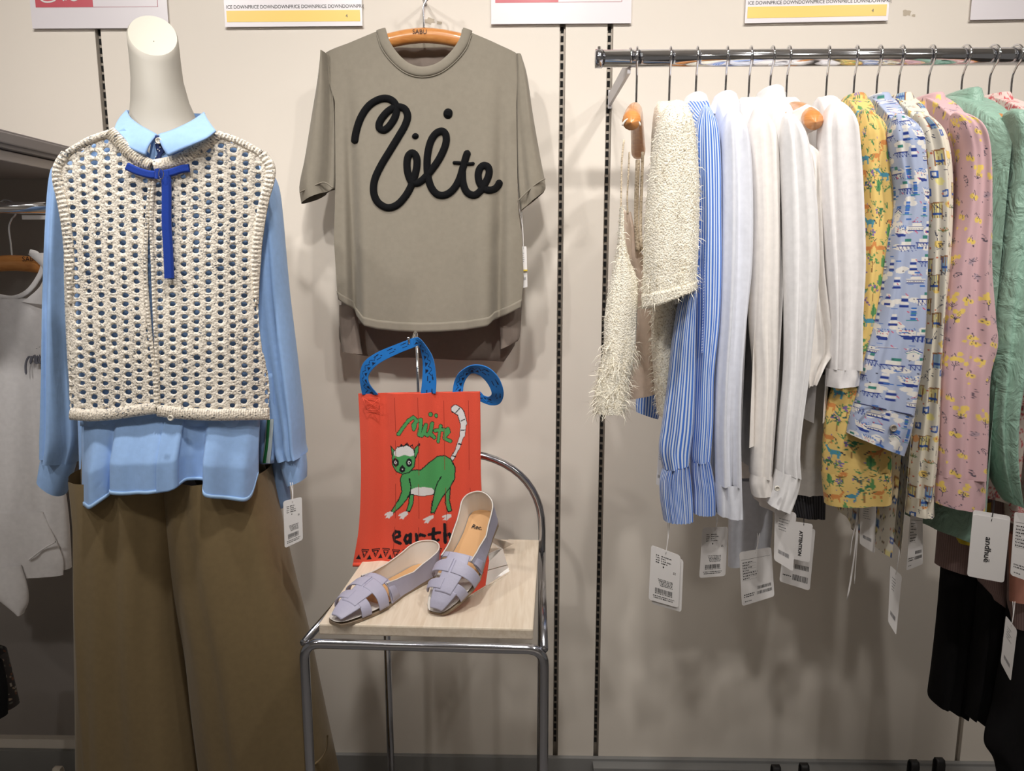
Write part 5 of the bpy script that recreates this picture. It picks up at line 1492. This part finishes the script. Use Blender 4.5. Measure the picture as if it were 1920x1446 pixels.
# yellow garden print
cy_ = Canvas(.36, .40, (230, 198, 120))
G1, G2, G3 = (58, 118, 84), (96, 150, 90), (34, 92, 92)
def ytree(c, x, y, r):
    c.line([(x, y + 14), (x + 1, y), (x - 2, y - 8)], 1.8, (140, 100, 60)); c.line([(x, y + 4), (x + 7, y - 6)], 1.2, (140, 100, 60))
    g = [G1, G2, G3][r.integers(3)]
    for _ in range(16): c.ell(x + r.normal(0, 6), y - 9 + r.normal(0, 4), 2.6, 1.4, g if r.random() < .75 else (130, 100, 160), r.uniform(0, 3))
def ycyp(c, x, y, r):
    c.poly([(x, y - 14), (x + 4, y - 4), (x + 4.5, y + 5), (x, y + 10), (x - 4.5, y + 5), (x - 4, y - 4)], G2); c.line([(x, y - 10), (x, y + 14)], 1, G1)
def ydeer(c, x, y, r):
    col = [(78, 148, 172), (212, 140, 78)][r.integers(2)]; f = 1 if r.random() < .5 else -1
    c.ell(x, y, 9, 4, col); c.poly([(x + f * 6, y - 2), (x + f * 12, y - 9), (x + f * 14, y - 7), (x + f * 9, y + 2)], col); c.ell(x + f * 14, y - 9, 3, 1.8, col, .4 * f)
    for dx in (-7, -4, 5, 7): c.line([(x + dx, y + 2), (x + dx - 1, y + 10)], 1.4, col)
    c.line([(x + f * 13, y - 11), (x + f * 9, y - 16)], 1.0, (50, 50, 60)); c.line([(x - f * 8, y - 2), (x - f * 12, y + 3)], 1.6, (50, 50, 60))
def yflow(c, x, y, r):
    for k in range(7): c.ell(x + 4 * math.cos(k), y + 4 * math.sin(k), 2.4, 1.3, (128, 104, 168), k)
    c.ell(x, y, 1.5, 1.5, (238, 200, 110)); c.line([(x, y + 4), (x, y + 10)], 1.2, G1); c.line([(x - 5, y + 9), (x, y + 7), (x + 5, y + 9)], 1.6, G1)
def ysprig(c, x, y, r):
    for k in range(4): c.line([(x, y + 4), (x + r.normal(0, 5), y - 5)], 1.3, [G1, G2][k % 2])
scatter(cy_, 360, 400, 25, [ytree, ycyp, ydeer, yflow, ysprig, ytree], 3)
scatter(cy_, 360, 400, 17, [ysprig, lambda c, x, y, r: c.ell(x, y, 1.3, 1.3, (128, 104, 168)), lambda c, x, y, r: c.ell(x, y, 2.2, 1.0, G2, r.uniform(0, 3))], 4)
M['yshirt'] = fabric('printed_cotton', (255, 255, 255), .85, .18, 12, vcol=True)
t = shirt_on_rail('printed_shirt', 'yellow shirt printed with trees and deer', 'shirt', 1605, 1640, 238, M['yshirt'],
    [(1605, 205, 1634, 202), (1606, 240, 1656, 236), (1610, 300, 1667, 298), (1614, 400, 1677, 400), (1610, 470, 1676, 470), (1604, 540, 1675, 540), (1596, 620, 1672, 620), (1570, 700, 1670, 700), (1551, 760, 1668, 760), (1543, 830, 1668, 830), (1542, 886, 1668, 882)],
    'ninth wooden hanger from the rail end, inside the yellow shirt',
    cuff=[(1541, 884, 1669, 882), (1544, 915, 1670, 912), (1547, 944, 1669, 941)], hem=860, seed=9, sd=.030, color=smp(cy_), fine=True, Ys=-.48, fold_amp=.005)
# harbour print
cb = Canvas(.36, .40, (172, 183, 210))
NV, BL, TQ, CR = (40, 62, 140), (66, 112, 186), (70, 140, 150), (228, 224, 218)
def bcloud(c, x, y, r): 
    for _ in range(4): c.ell(x + r.normal(0, 7), y + r.normal(0, 3), 8, 4, CR)
def bship(c, x, y, r):
    f = 1 if r.random() < .5 else -1
    c.poly([(x - 16, y), (x + 16, y), (x + 12, y + 7), (x - 13, y + 7)], CR); c.line([(x - 14, y + 7), (x + 13, y + 7)], 1.8, NV); c.line([(x - 15, y + 2), (x + 15, y + 2)], 1.2, NV)
    for k in range(-4, 5): c.ell(x + k * 3, y + 4.4, .8, .8, (40, 46, 70))
    c.poly([(x - 9, y), (x - 8, y - 5), (x + 8, y - 5), (x + 9, y)], CR); c.line([(x - 9, y - 5), (x + 8, y - 5)], 1, BL)
    for k in range(-3, 4): c.ell(x + k * 2.4, y - 7, .9, .9, (60, 60, 100) if k % 2 else (204, 70, 100))
    c.line([(x, y - 5), (x, y - 13)], 1, NV); c.line([(x, y - 13), (x + 10 * f, y - 6)], .8, (204, 80, 110))
def bhull(c, x, y, r):
    c.poly([(x - 14, y - 8), (x + 13, y - 4), (x + 13, y + 6), (x + 2, y + 9), (x - 8, y + 4)], CR); c.poly([(x - 9, y + 3), (x + 13, y + 5), (x + 13, y + 9), (x, y + 10)], NV)
    for _ in range(12): c.ell(x + r.uniform(-8, 12), y + r.uniform(-6, 1), 1, 1, [(60, 64, 110), (200, 90, 110), BL][r.integers(3)])
    for k in range(6): c.line([(x - 10 + k * 4, y - 9), (x - 8 + k * 4, y - 5)], 1, BL)
def bbow(c, x, y, r):
    c.poly([(x, y - 5), (x + 10, y), (x + 7, y + 12), (x, y + 15), (x - 7, y + 12), (x - 10, y)], CR); c.line([(x - 10, y), (x, y - 5), (x + 10, y)], 1.6, NV); c.line([(x - 9, y + 3), (x, y - 1), (x + 9, y + 3)], 1, TQ)
    c.poly([(x - 7, y - 4), (x - 5, y - 11), (x + 6, y - 11), (x + 7, y - 4), (x, y - 7)], BL); c.line([(x, y - 11), (x, y - 17)], 1, NV); c.ell(x, y + 6, 1, 1.4, NV)
def bpier(c, x, y, r):
    c.line([(x - 14, y), (x + 14, y)], 2, NV)
    for k in range(-2, 3): c.line([(x + k * 6, y), (x + k * 6, y + 9)], 1.1, NV); c.line([(x + k * 6, y), (x + k * 6 + 6, y + 9)], .9, NV)
    c.poly([(x - 8, y - 1), (x - 8, y - 7), (x + 8, y - 7), (x + 8, y - 1)], CR); c.poly([(x - 2, y - 7), (x - 2, y - 12), (x + 8, y - 12), (x + 8, y - 7)], (60, 130, 120))
def btower(c, x, y, r):
    c.poly([(x - 4, y - 12), (x + 4, y - 12), (x + 4, y + 8), (x - 4, y + 8)], BL)
    for k in range(3): c.line([(x - 4, y - 8 + 6 * k), (x + 4, y - 8 + 6 * k)], 1.6, TQ if k == 1 else CR)
    c.line([(x - 8, y + 9), (x + 8, y + 9)], 1.4, TQ)
def blight(c, x, y, r):
    for k in range(4): c.poly([(x - 4 - k * .6, y - 10 + 5 * k), (x + 4 + k * .6, y - 10 + 5 * k), (x + 4.4 + k * .6, y - 6 + 5 * k), (x - 4.4 - k * .6, y - 6 + 5 * k)], NV if k % 2 else CR)
scatter(cb, 360, 400, 40, [bcloud], 8)
scatter(cb, 360, 400, 29, [bship, bhull, bbow, bpier, btower, blight, bship], 9)
scatter(cb, 360, 400, 21, [lambda c, x, y, r: c.line([(x - 4, y), (x + 4, y)], 1.6, BL), lambda c, x, y, r: c.line([(x, y - 3), (x + 3, y)], 1.2, (206, 84, 116)), lambda c, x, y, r: c.ell(x, y, 1.3, 1, (60, 60, 80))], 10)
t = shirt_on_rail('printed_shirt', 'grey-blue shirt printed with boats and harbour scenes', 'shirt', 1648, 1700, 240, M['yshirt'],
    [(1668, 215, 1698, 212), (1666, 250, 1722, 246), (1672, 300, 1728, 298), (1681, 370, 1732, 370), (1668, 450, 1732, 450), (1656, 530, 1731, 530), (1641, 610, 1729, 612), (1621, 680, 1723, 688), (1611, 725, 1716, 735), (1604, 754, 1710, 776)],
    'tenth wooden hanger from the rail end, inside the boat print shirt',
    cuff=[(1603, 753, 1711, 776), (1594, 785, 1704, 812), (1589, 812, 1691, 853)], hem=850, seed=10, sd=.033, color=smp(cb), fine=True, Ys=-.515, fold_amp=.005)
button(1675, 803, -.552, .0062, t, plain('grey_shell_button', (150, 142, 132), .4))
band('cuff_seam', [(1603, 755), (1640, 763), (1680, 772), (1709, 778)], 2, lambda a, b: at(a, b, -.5475), plain('navy_thread', (60, 66, 100), .9), t, lift=.001)
# cream beach print
cc = Canvas(.36, .40, (226, 219, 202))
def chut(c, x, y, r):
    br = (150, 106, 66)
    c.poly([(x - 8, y - 12), (x + 9, y - 14), (x + 8, y + 12), (x - 7, y + 12)], (226, 214, 150) if r.random() < .6 else (150, 180, 200))
    for k in range(5): c.line([(x - 7 + 3.6 * k, y - 12), (x - 6 + 3.4 * k, y + 12)], .9, (66, 100, 160) if r.random() < .5 else br)
    c.line([(x - 9, y - 12), (x + 10, y - 14)], 2, br); c.line([(x - 8, y - 12), (x - 7, y + 13)], 1.4, br); c.line([(x + 9, y - 13), (x + 8, y + 13)], 1.4, br)
    c.poly([(x - 6, y + 3), (x + 7, y + 3), (x + 7, y + 7), (x - 6, y + 7)], (52, 88, 160))
def cpalm(c, x, y, r):
    c.line([(x, y + 12), (x + 1, y)], 1.6, (120, 92, 60))
    for k in np.linspace(-2.8, -.3, 6): c.line([(x, y), (x + 9 * math.cos(k), y + 7 * math.sin(k))], 1.3, (100, 130, 80) if r.random() < .6 else (190, 130, 70))
def cbox(c, x, y, r):
    c.poly([(x - 6, y - 5), (x + 6, y - 7), (x + 6, y + 5), (x - 6, y + 6)], (58, 96, 168)); c.poly([(x - 3, y - 3), (x + 3, y - 4), (x + 3, y + 2), (x - 3, y + 3)], CR)
def cwash(c, x, y, r):
    c.ell(x, y, 7, 6, [(236, 206, 120), (232, 170, 110), (236, 226, 150)][r.integers(3)], r.uniform(0, 3))
def cmark(c, x, y, r):
    for k in range(4): c.line([(x + r.normal(0, 4), y + r.normal(0, 4)), (x + r.normal(0, 4), y + r.normal(0, 4))], 1.0, (50, 54, 80))
scatter(cc, 360, 400, 46, [cwash], 12); scatter(cc, 360, 400, 31, [chut, cpalm, cbox, cmark, chut], 13); scatter(cc, 360, 400, 22, [cmark, lambda c, x, y, r: c.ell(x, y, 2, 1.4, (200, 110, 80))], 14)
t = shirt_on_rail('printed_shirt', 'cream shirt printed with beach huts and palms', 'shirt', 1689, 1748, 240, M['yshirt'],
    [(1706, 212, 1738, 208), (1718, 250, 1766, 246), (1728, 300, 1779, 300), (1735, 400, 1781, 400), (1734, 500, 1776, 500), (1733, 600, 1767, 600), (1724, 700, 1762, 700), (1714, 800, 1761, 800), (1704, 880, 1757, 880), (1702, 930, 1748, 932)],
    'eleventh wooden hanger from the rail end, inside the beach hut shirt',
    cuff=[(1703, 928, 1747, 930), (1700, 962, 1748, 966)], hem=985, seed=11, sd=.026, color=smp(cc), fine=True, Ys=-.485, fold_amp=.006)
# pink with yellow flowers
cp = Canvas(.36, .40, (214, 176, 180))
YL, DK, GY = (240, 208, 110), (86, 78, 92), (186, 160, 170)
def pbloom(c, x, y, r):
    for _ in range(9): c.ell(x + r.normal(0, 6.5), y - 4 + r.normal(0, 5), 3.8, 3.6, YL)
    for k in np.linspace(-2.6, -.5, 5): c.line([(x, y + 9), (x + 9 * math.cos(k), y + 9 + 9 * math.sin(k))], .9, DK)
    c.line([(x, y + 9), (x - 1, y + 17)], 1.0, DK)
def pleaf(c, x, y, r):
    a = r.uniform(0, 6); L = [(x + 8 * math.cos(k) * math.cos(a) - 3 * math.sin(k) * math.sin(a), y + 8 * math.cos(k) * math.sin(a) + 3 * math.sin(k) * math.cos(a)) for k in np.linspace(0, 6.28, 14)]
    c.line(L, .9, DK); c.line([L[0], L[7]], .8, DK)
def pberry(c, x, y, r):
    c.ell(x, y, 4.6, 4.6, YL); c.ell(x + 8, y + 3, 4, 4.2, YL); c.line([(x, y), (x + 4, y - 9), (x + 7, y + 3)], .9, DK); c.ell(x, y + 1, .8, .8, DK)
def pgrey(c, x, y, r):
    c.ell(x, y, 8, 4, GY, r.uniform(0, 3)); [c.line([(x, y), (x + 8 * math.cos(k), y + 8 * math.sin(k))], .8, DK) for k in np.arange(0, 6.2, 1.3)]
scatter(cp, 360, 400, 33, [pbloom, pleaf, pberry, pbloom, pgrey, pberry], 15)
scatter(cp, 360, 400, 24, [lambda c, x, y, r: c.ell(x, y, 1.2, 1.2, DK), lambda c, x, y, r: c.ell(x, y, 2.6, 2.6, YL), lambda c, x, y, r: c.line([(x, y), (x + 4, y - 5), (x + 6, y)], .9, DK)], 16)
t = shirt_on_rail('printed_shirt', 'dusty pink shirt printed with yellow flowers', 'shirt', 1745, 1820, 236, M['yshirt'],
    [(1778, 212, 1806, 208), (1788, 240, 1836, 238), (1800, 290, 1848, 290), (1797, 400, 1851, 400), (1782, 500, 1852, 500), (1771, 600, 1862, 600), (1768, 645, 1866, 645), (1762, 700, 1852, 702), (1758, 800, 1848, 800), (1756, 890, 1842, 893)],
    'twelfth wooden hanger from the rail end, inside the pink flowered shirt',
    cuff=[(1755, 888, 1843, 892), (1753, 942, 1841, 954)], hem=900, seed=12, sd=.034, color=smp(cp), fine=True, Ys=-.50, fold_amp=.006)
# green crinkled satin
M['green'] = fabric('crinkled_green_satin', (146, 182, 164), .45, .9, 22, (1, 1, .8), spec=.55, dist=.008, warp=2.5)
t = shirt_on_rail('satin_shirt', 'sage green crinkled satin shirt near the right edge', 'shirt', 1808, 1915, 240, M['green'],
    [(1880, 205, 1915, 202), (1888, 250, 1950, 246), (1890, 310, 1968, 310), (1880, 400, 1962, 400), (1868, 500, 1940, 500), (1858, 600, 1925, 600), (1852, 700, 1912, 700), (1850, 780, 1898, 780), (1856, 850, 1892, 850), (1868, 900, 1892, 900), (1882, 938, 1892, 936)],
    'thirteenth wooden hanger from the rail end, inside the green satin shirt',
    hem=960, seed=13, sd=.040, Ys=-.47, fold_amp=.012, collar_h=.044, half=.16, th0=.03)
grids('tail', [strip([(870, 1742, 1880), (940, 1744, 1880), (1790, 985, 1870, 980)], -.33, 24, 30, depth=.02, fold=folds(12, .006))], M['green'], t)
# pale pink with red sprigs
cr_ = Canvas(.36, .40, (228, 202, 196))
def rsprig(c, x, y, r):
    for _ in range(5):
        a = r.uniform(0, 6.3); c.line([(x, y), (x + 6 * math.cos(a), y + 6 * math.sin(a)), (x + 10 * math.cos(a + .5), y + 10 * math.sin(a + .5))], 1.1, (200, 84, 92))
    for _ in range(5): c.ell(x + r.normal(0, 6), y + r.normal(0, 6), 1.8, 1.2, (206, 100, 104), r.uniform(0, 3))
scatter(cr_, 360, 400, 16, [rsprig, lambda c, x, y, r: None, rsprig], 20)
t = shirt_on_rail('printed_shirt', 'pale pink shirt with red sprig print at the right edge', 'shirt', 1860, 1990, 236, M['yshirt'],
    [(1950, 205, 2000, 205), (1960, 300, 2040, 300), (1950, 420, 2040, 420), (1930, 520, 2030, 520), (1905, 620, 2010, 620), (1896, 700, 2000, 700), (1898, 757, 1990, 752)],
    'fourteenth wooden hanger from the rail end, inside the pale pink sprig shirt',
    hem=900, seed=14, sd=.034, color=smp(cr_), fine=True, Ys=-.47)
P = strip([(740, 1898, 1985), (820, 1890, 1980), (900, 1888, 1975), (978, 1890, 1972)], -.44, 300, 120, depth=.03, fold=folds(17, .004))
grids('lower_sleeve', [P], M['yshirt'], t, color=cr_.sampler(.1, .1))
# last hook at the frame edge
rail_hanger(1902, 2040, 240, 'wooden hanger cut by the right edge of the frame')

# ---- dark dresses hanging low at the right
M['mauverib'] = fabric('mauve_rib_knit', (146, 122, 118), .9, .1, 10, stripes=((128, 106, 103), .004, .5))
M['apricot'] = fabric('apricot_jersey', (190, 130, 112), .85, .2, 10)
M['mustard'] = fabric('mustard_jersey', (188, 166, 44), .85, .2, 10)
def layered_dress(label, top_rows, skirt_rows, Y, seed, depth=.03):
    t = thing('layered_dress', label, 'dress', at(skirt_rows[-1][1], skirt_rows[-1][0] if len(skirt_rows[-1]) == 3 else skirt_rows[-1][1], Y))
    grids('ribbed_top', [strip(top_rows, Y, 30, 60, depth=depth, fold=folds(seed, .003, (2, 3)))], M['mauverib'], t)
    grids('skirt', [strip(skirt_rows, Y + .004, 60, 60, depth=depth * .9, fold=folds(seed + 1, .010, (1.5, 2.6, 4), .1, .9))], M['black'], t)
    return t
layered_dress('black skirted dress with mauve top hanging left of the white lettered tag',
              [(880, 1768, 1850), (960, 1764, 1850), (1040, 1757, 1848), (1755, 1058, 1846, 1080)],
              [(1040, 1768, 1846), (1150, 1760, 1842), (1250, 1750, 1838), (1744, 1305, 1815, 1330), (1745, 1312, 1812, 1342)], -.28, 71)
layered_dress('black skirted dress with mauve top hanging behind the white lettered tag',
              [(900, 1838, 1905), (1000, 1836, 1903), (1836, 1085, 1900, 1120), (1850, 1115, 1896, 1148)],
              [(1080, 1838, 1910), (1200, 1828, 1910), (1300, 1816, 1902), (1812, 1340, 1865, 1358)], -.33, 73)
layered_dress('black skirted dress with mauve top at the right edge',
              [(900, 1894, 1990), (1050, 1893, 1990), (1150, 1892, 1990), (1892, 1172, 1990, 1180)],
              [(1120, 1892, 1990), (1220, 1880, 1990), (1320, 1862, 1990), (1846, 1390, 1985, 1420), (1866, 1430, 1980, 1500), (1880, 1520, 1980, 1560)], -.38, 75)
t = thing('apricot_top', 'apricot jersey hem just below the tag at the right edge', 'garment', at(1905, 1128, -.40))
grids('cloth', [strip([(1000, 1892, 1980), (1060, 1893, 1980), (1893, 1127, 1980, 1130)], -.41, 16, 24, depth=.014)], M['apricot'], t)
t = thing('mustard_top', 'small mustard yellow hem showing below the green satin shirt', 'garment', at(1800, 1022, -.34))
grids('cloth', [strip([(1786, 940, 1860, 940), (1786, 990, 1856, 990), (1798, 1018, 1850, 1024)], -.345, 16, 24, depth=.012)], M['mustard'], t)

# ================================================================== swing tags on the rail garments
M['blackcord'] = plain('black_cord', (24, 24, 26), .8)
tag_card([(1221, 1022), (1276, 1042), (1272, 1140), (1216, 1124)], -.51, 'large white price card below the striped blouse', 'price', (1252, 972), seed=11, back=(.12, .07))
tag_card([(1317, 990), (1365, 988), (1360, 1080), (1311, 1084)], -.44, 'clear-sleeved white tag below the plain white shirt cuff', 'price', (1343, 960), seed=12)
tag_card([(1386, 1036), (1446, 1026), (1452, 1118), (1391, 1137)], -.45, 'long white care label card with two barcodes at the middle of the row', 'label', (1420, 1000), seed=13)
M['bluewire'] = plain('blue_plastic_loop', (130, 160, 190), .4)
tag_card([(1453, 953), (1493, 962), (1487, 1072), (1451, 1050)], -.50, 'tilted white price tag hanging from the buttoned white cuff', 'faint', (1478, 955), seed=14, strmat=M['blackcord'])
tag_card([(1490, 978), (1524, 983), (1518, 1055), (1486, 1048)], -.47, 'white card lettered ATTENTION behind the tilted price tag', '', (1502, 935), words=('ATTENTION', .30, .22, .0085, .0003, 1), seed=15, strmat=M['blackcord'])
tag_card([(1474, 990), (1529, 992), (1518, 1108), (1461, 1090)], -.45, 'white barcode card hanging behind the ATTENTION card', 'plainbar', None, seed=16)
tag_card([(1236, 830), (1243, 836), (1239, 912), (1230, 908)], -.46, 'narrow tag edge beside the striped ruffle cuff', 'faint', None, seed=17)
tag_card([(1613, 940), (1643, 940), (1640, 1038), (1612, 1020)], -.44, 'grey shaded tag hanging below the yellow shirt cuff', 'faint', (1622, 925), seed=18)
tag_card([(1708, 958), (1730, 962), (1730, 1058), (1699, 1070)], -.45, 'white curled barcode tag below the beach hut shirt', 'label', None, seed=19)
tag_card([(1669, 1060), (1691, 1080), (1680, 1191), (1665, 1166)], -.45, 'slim tag hanging lowest on a long cord below the boat shirt', 'faint', (1686, 1002), seed=20)
tag_card([(1824, 964), (1894, 976), (1882, 1093), (1813, 1080)], -.56, 'big white tag lettered andhuë on a black cord', '', (1862, 925), words=('andhuë', .40, .32, .0155, .0002, 1), seed=21, back=(.03, -.06), strmat=M['blackcord'])
tag_card([(1902, 960), (1960, 968), (1955, 1100), (1894, 1078)], -.49, 'white barcode tag cut by the right edge', 'label', None, seed=22)
tag_card([(1886, 1154), (1907, 1182), (1895, 1278), (1876, 1242)], -.50, 'narrow slanted tag hanging before the black skirt at right', 'faint', (1899, 1128), seed=23)
t = thing('tag_cords', 'bunch of loose white tag cords hanging below the yellow shirt', 'cord', at(1600, 1125, -.46))
for L in ([(1608, 940), (1606, 990), (1600, 1050), (1588, 1125)], [(1610, 940), (1608, 1000), (1604, 1060), (1602, 1095)], [(1609, 945), (1604, 985), (1598, 1010), (1594, 1042)], [(1610, 950), (1607, 1000), (1597, 1080), (1590, 1120)]):
    tube('cord', [at(x, y, -.46) for x, y in cr(L, 16)], .0009, M['paper'], t, ns=6)

# ================================================================== boots under the rail
def boot(px, py, Y, mat, label, name='ankle_boot', tabw=.018, group=None, plump=0.0):
    top = at(px, py, Y); x, z = float(top[0]), float(top[2])
    t = thing(name, label, 'boot', (x, Y, 0.0), group)
    zt = z - .075
    rg = [(.0, .030, .042, .025), (0, .034, .045, .06), (0, .036, .044, .11), (0, .042, .050, zt - .02), (0, .043, .052, zt)]
    Gs = np.array([ring((x, Y - .01 * (1 - k / 4), zz), a, b, 0, 24) for k, (_, a, b, zz) in enumerate(rg)])
    grids('shaft', [(Gs, metric_uv(Gs))], mat, t, solid=.003)
    path = cr([(x, Y + .045, .045), (x, Y - .02, .048), (x, Y - .11, .036), (x, Y - .175, .026)], 16)
    Gf = tube_grid(path, np.interp(np.linspace(0, 1, 16), [0, .08, .5, .9, 1], [.006, .036, .040, .028, .005]), 18)
    grids('foot', [(Gf, metric_uv(Gf))], mat, t)
    outl_ = [(x + a, Y + b) for a, b in ((-.03, .05), (.03, .05), (.036, -.03), (.042, -.10), (.03, -.165), (0, -.185), (-.03, -.165), (-.042, -.10), (-.036, -.03))]
    prism('sole', [np.array([a, b, .018]) for a, b in outl_], .018, M['bootblack'], t, .002)
    P = np.array([[(x + sx * tabw / 2, Y + .045 + yy, zz) for sx in (-1, -.5, 0, .5, 1)] for yy, zz in cr([(.004, zt - .04), (.005, z - .012), (.001, z - .002), (-.005, z), (-.011, z - .003), (-.013, z - .014), (-.012, zt - .04)], 24)])
    P[..., 1] -= .045
    grids('pull_tab', [(P, metric_uv(P))], mat, t, solid=.002)
boot(1454, 1433, -.25, M['bootblack'], 'black ankle boot with pull tab, leftmost under the rail', group='black ankle boots')
boot(1507, 1430, -.25, M['bootblack'], 'second black ankle boot from the left under the rail', group='black ankle boots')
boot(1712, 1424, -.25, M['bootblack'], 'third black ankle boot from the left under the rail', group='black ankle boots')
boot(1760, 1420, -.25, M['bootblack'], 'rightmost black ankle boot under the black skirts', group='black ankle boots')
boot(110, 1436, -.2, M['cream_leather'], 'cream ankle boot on the floor below the white tank top')
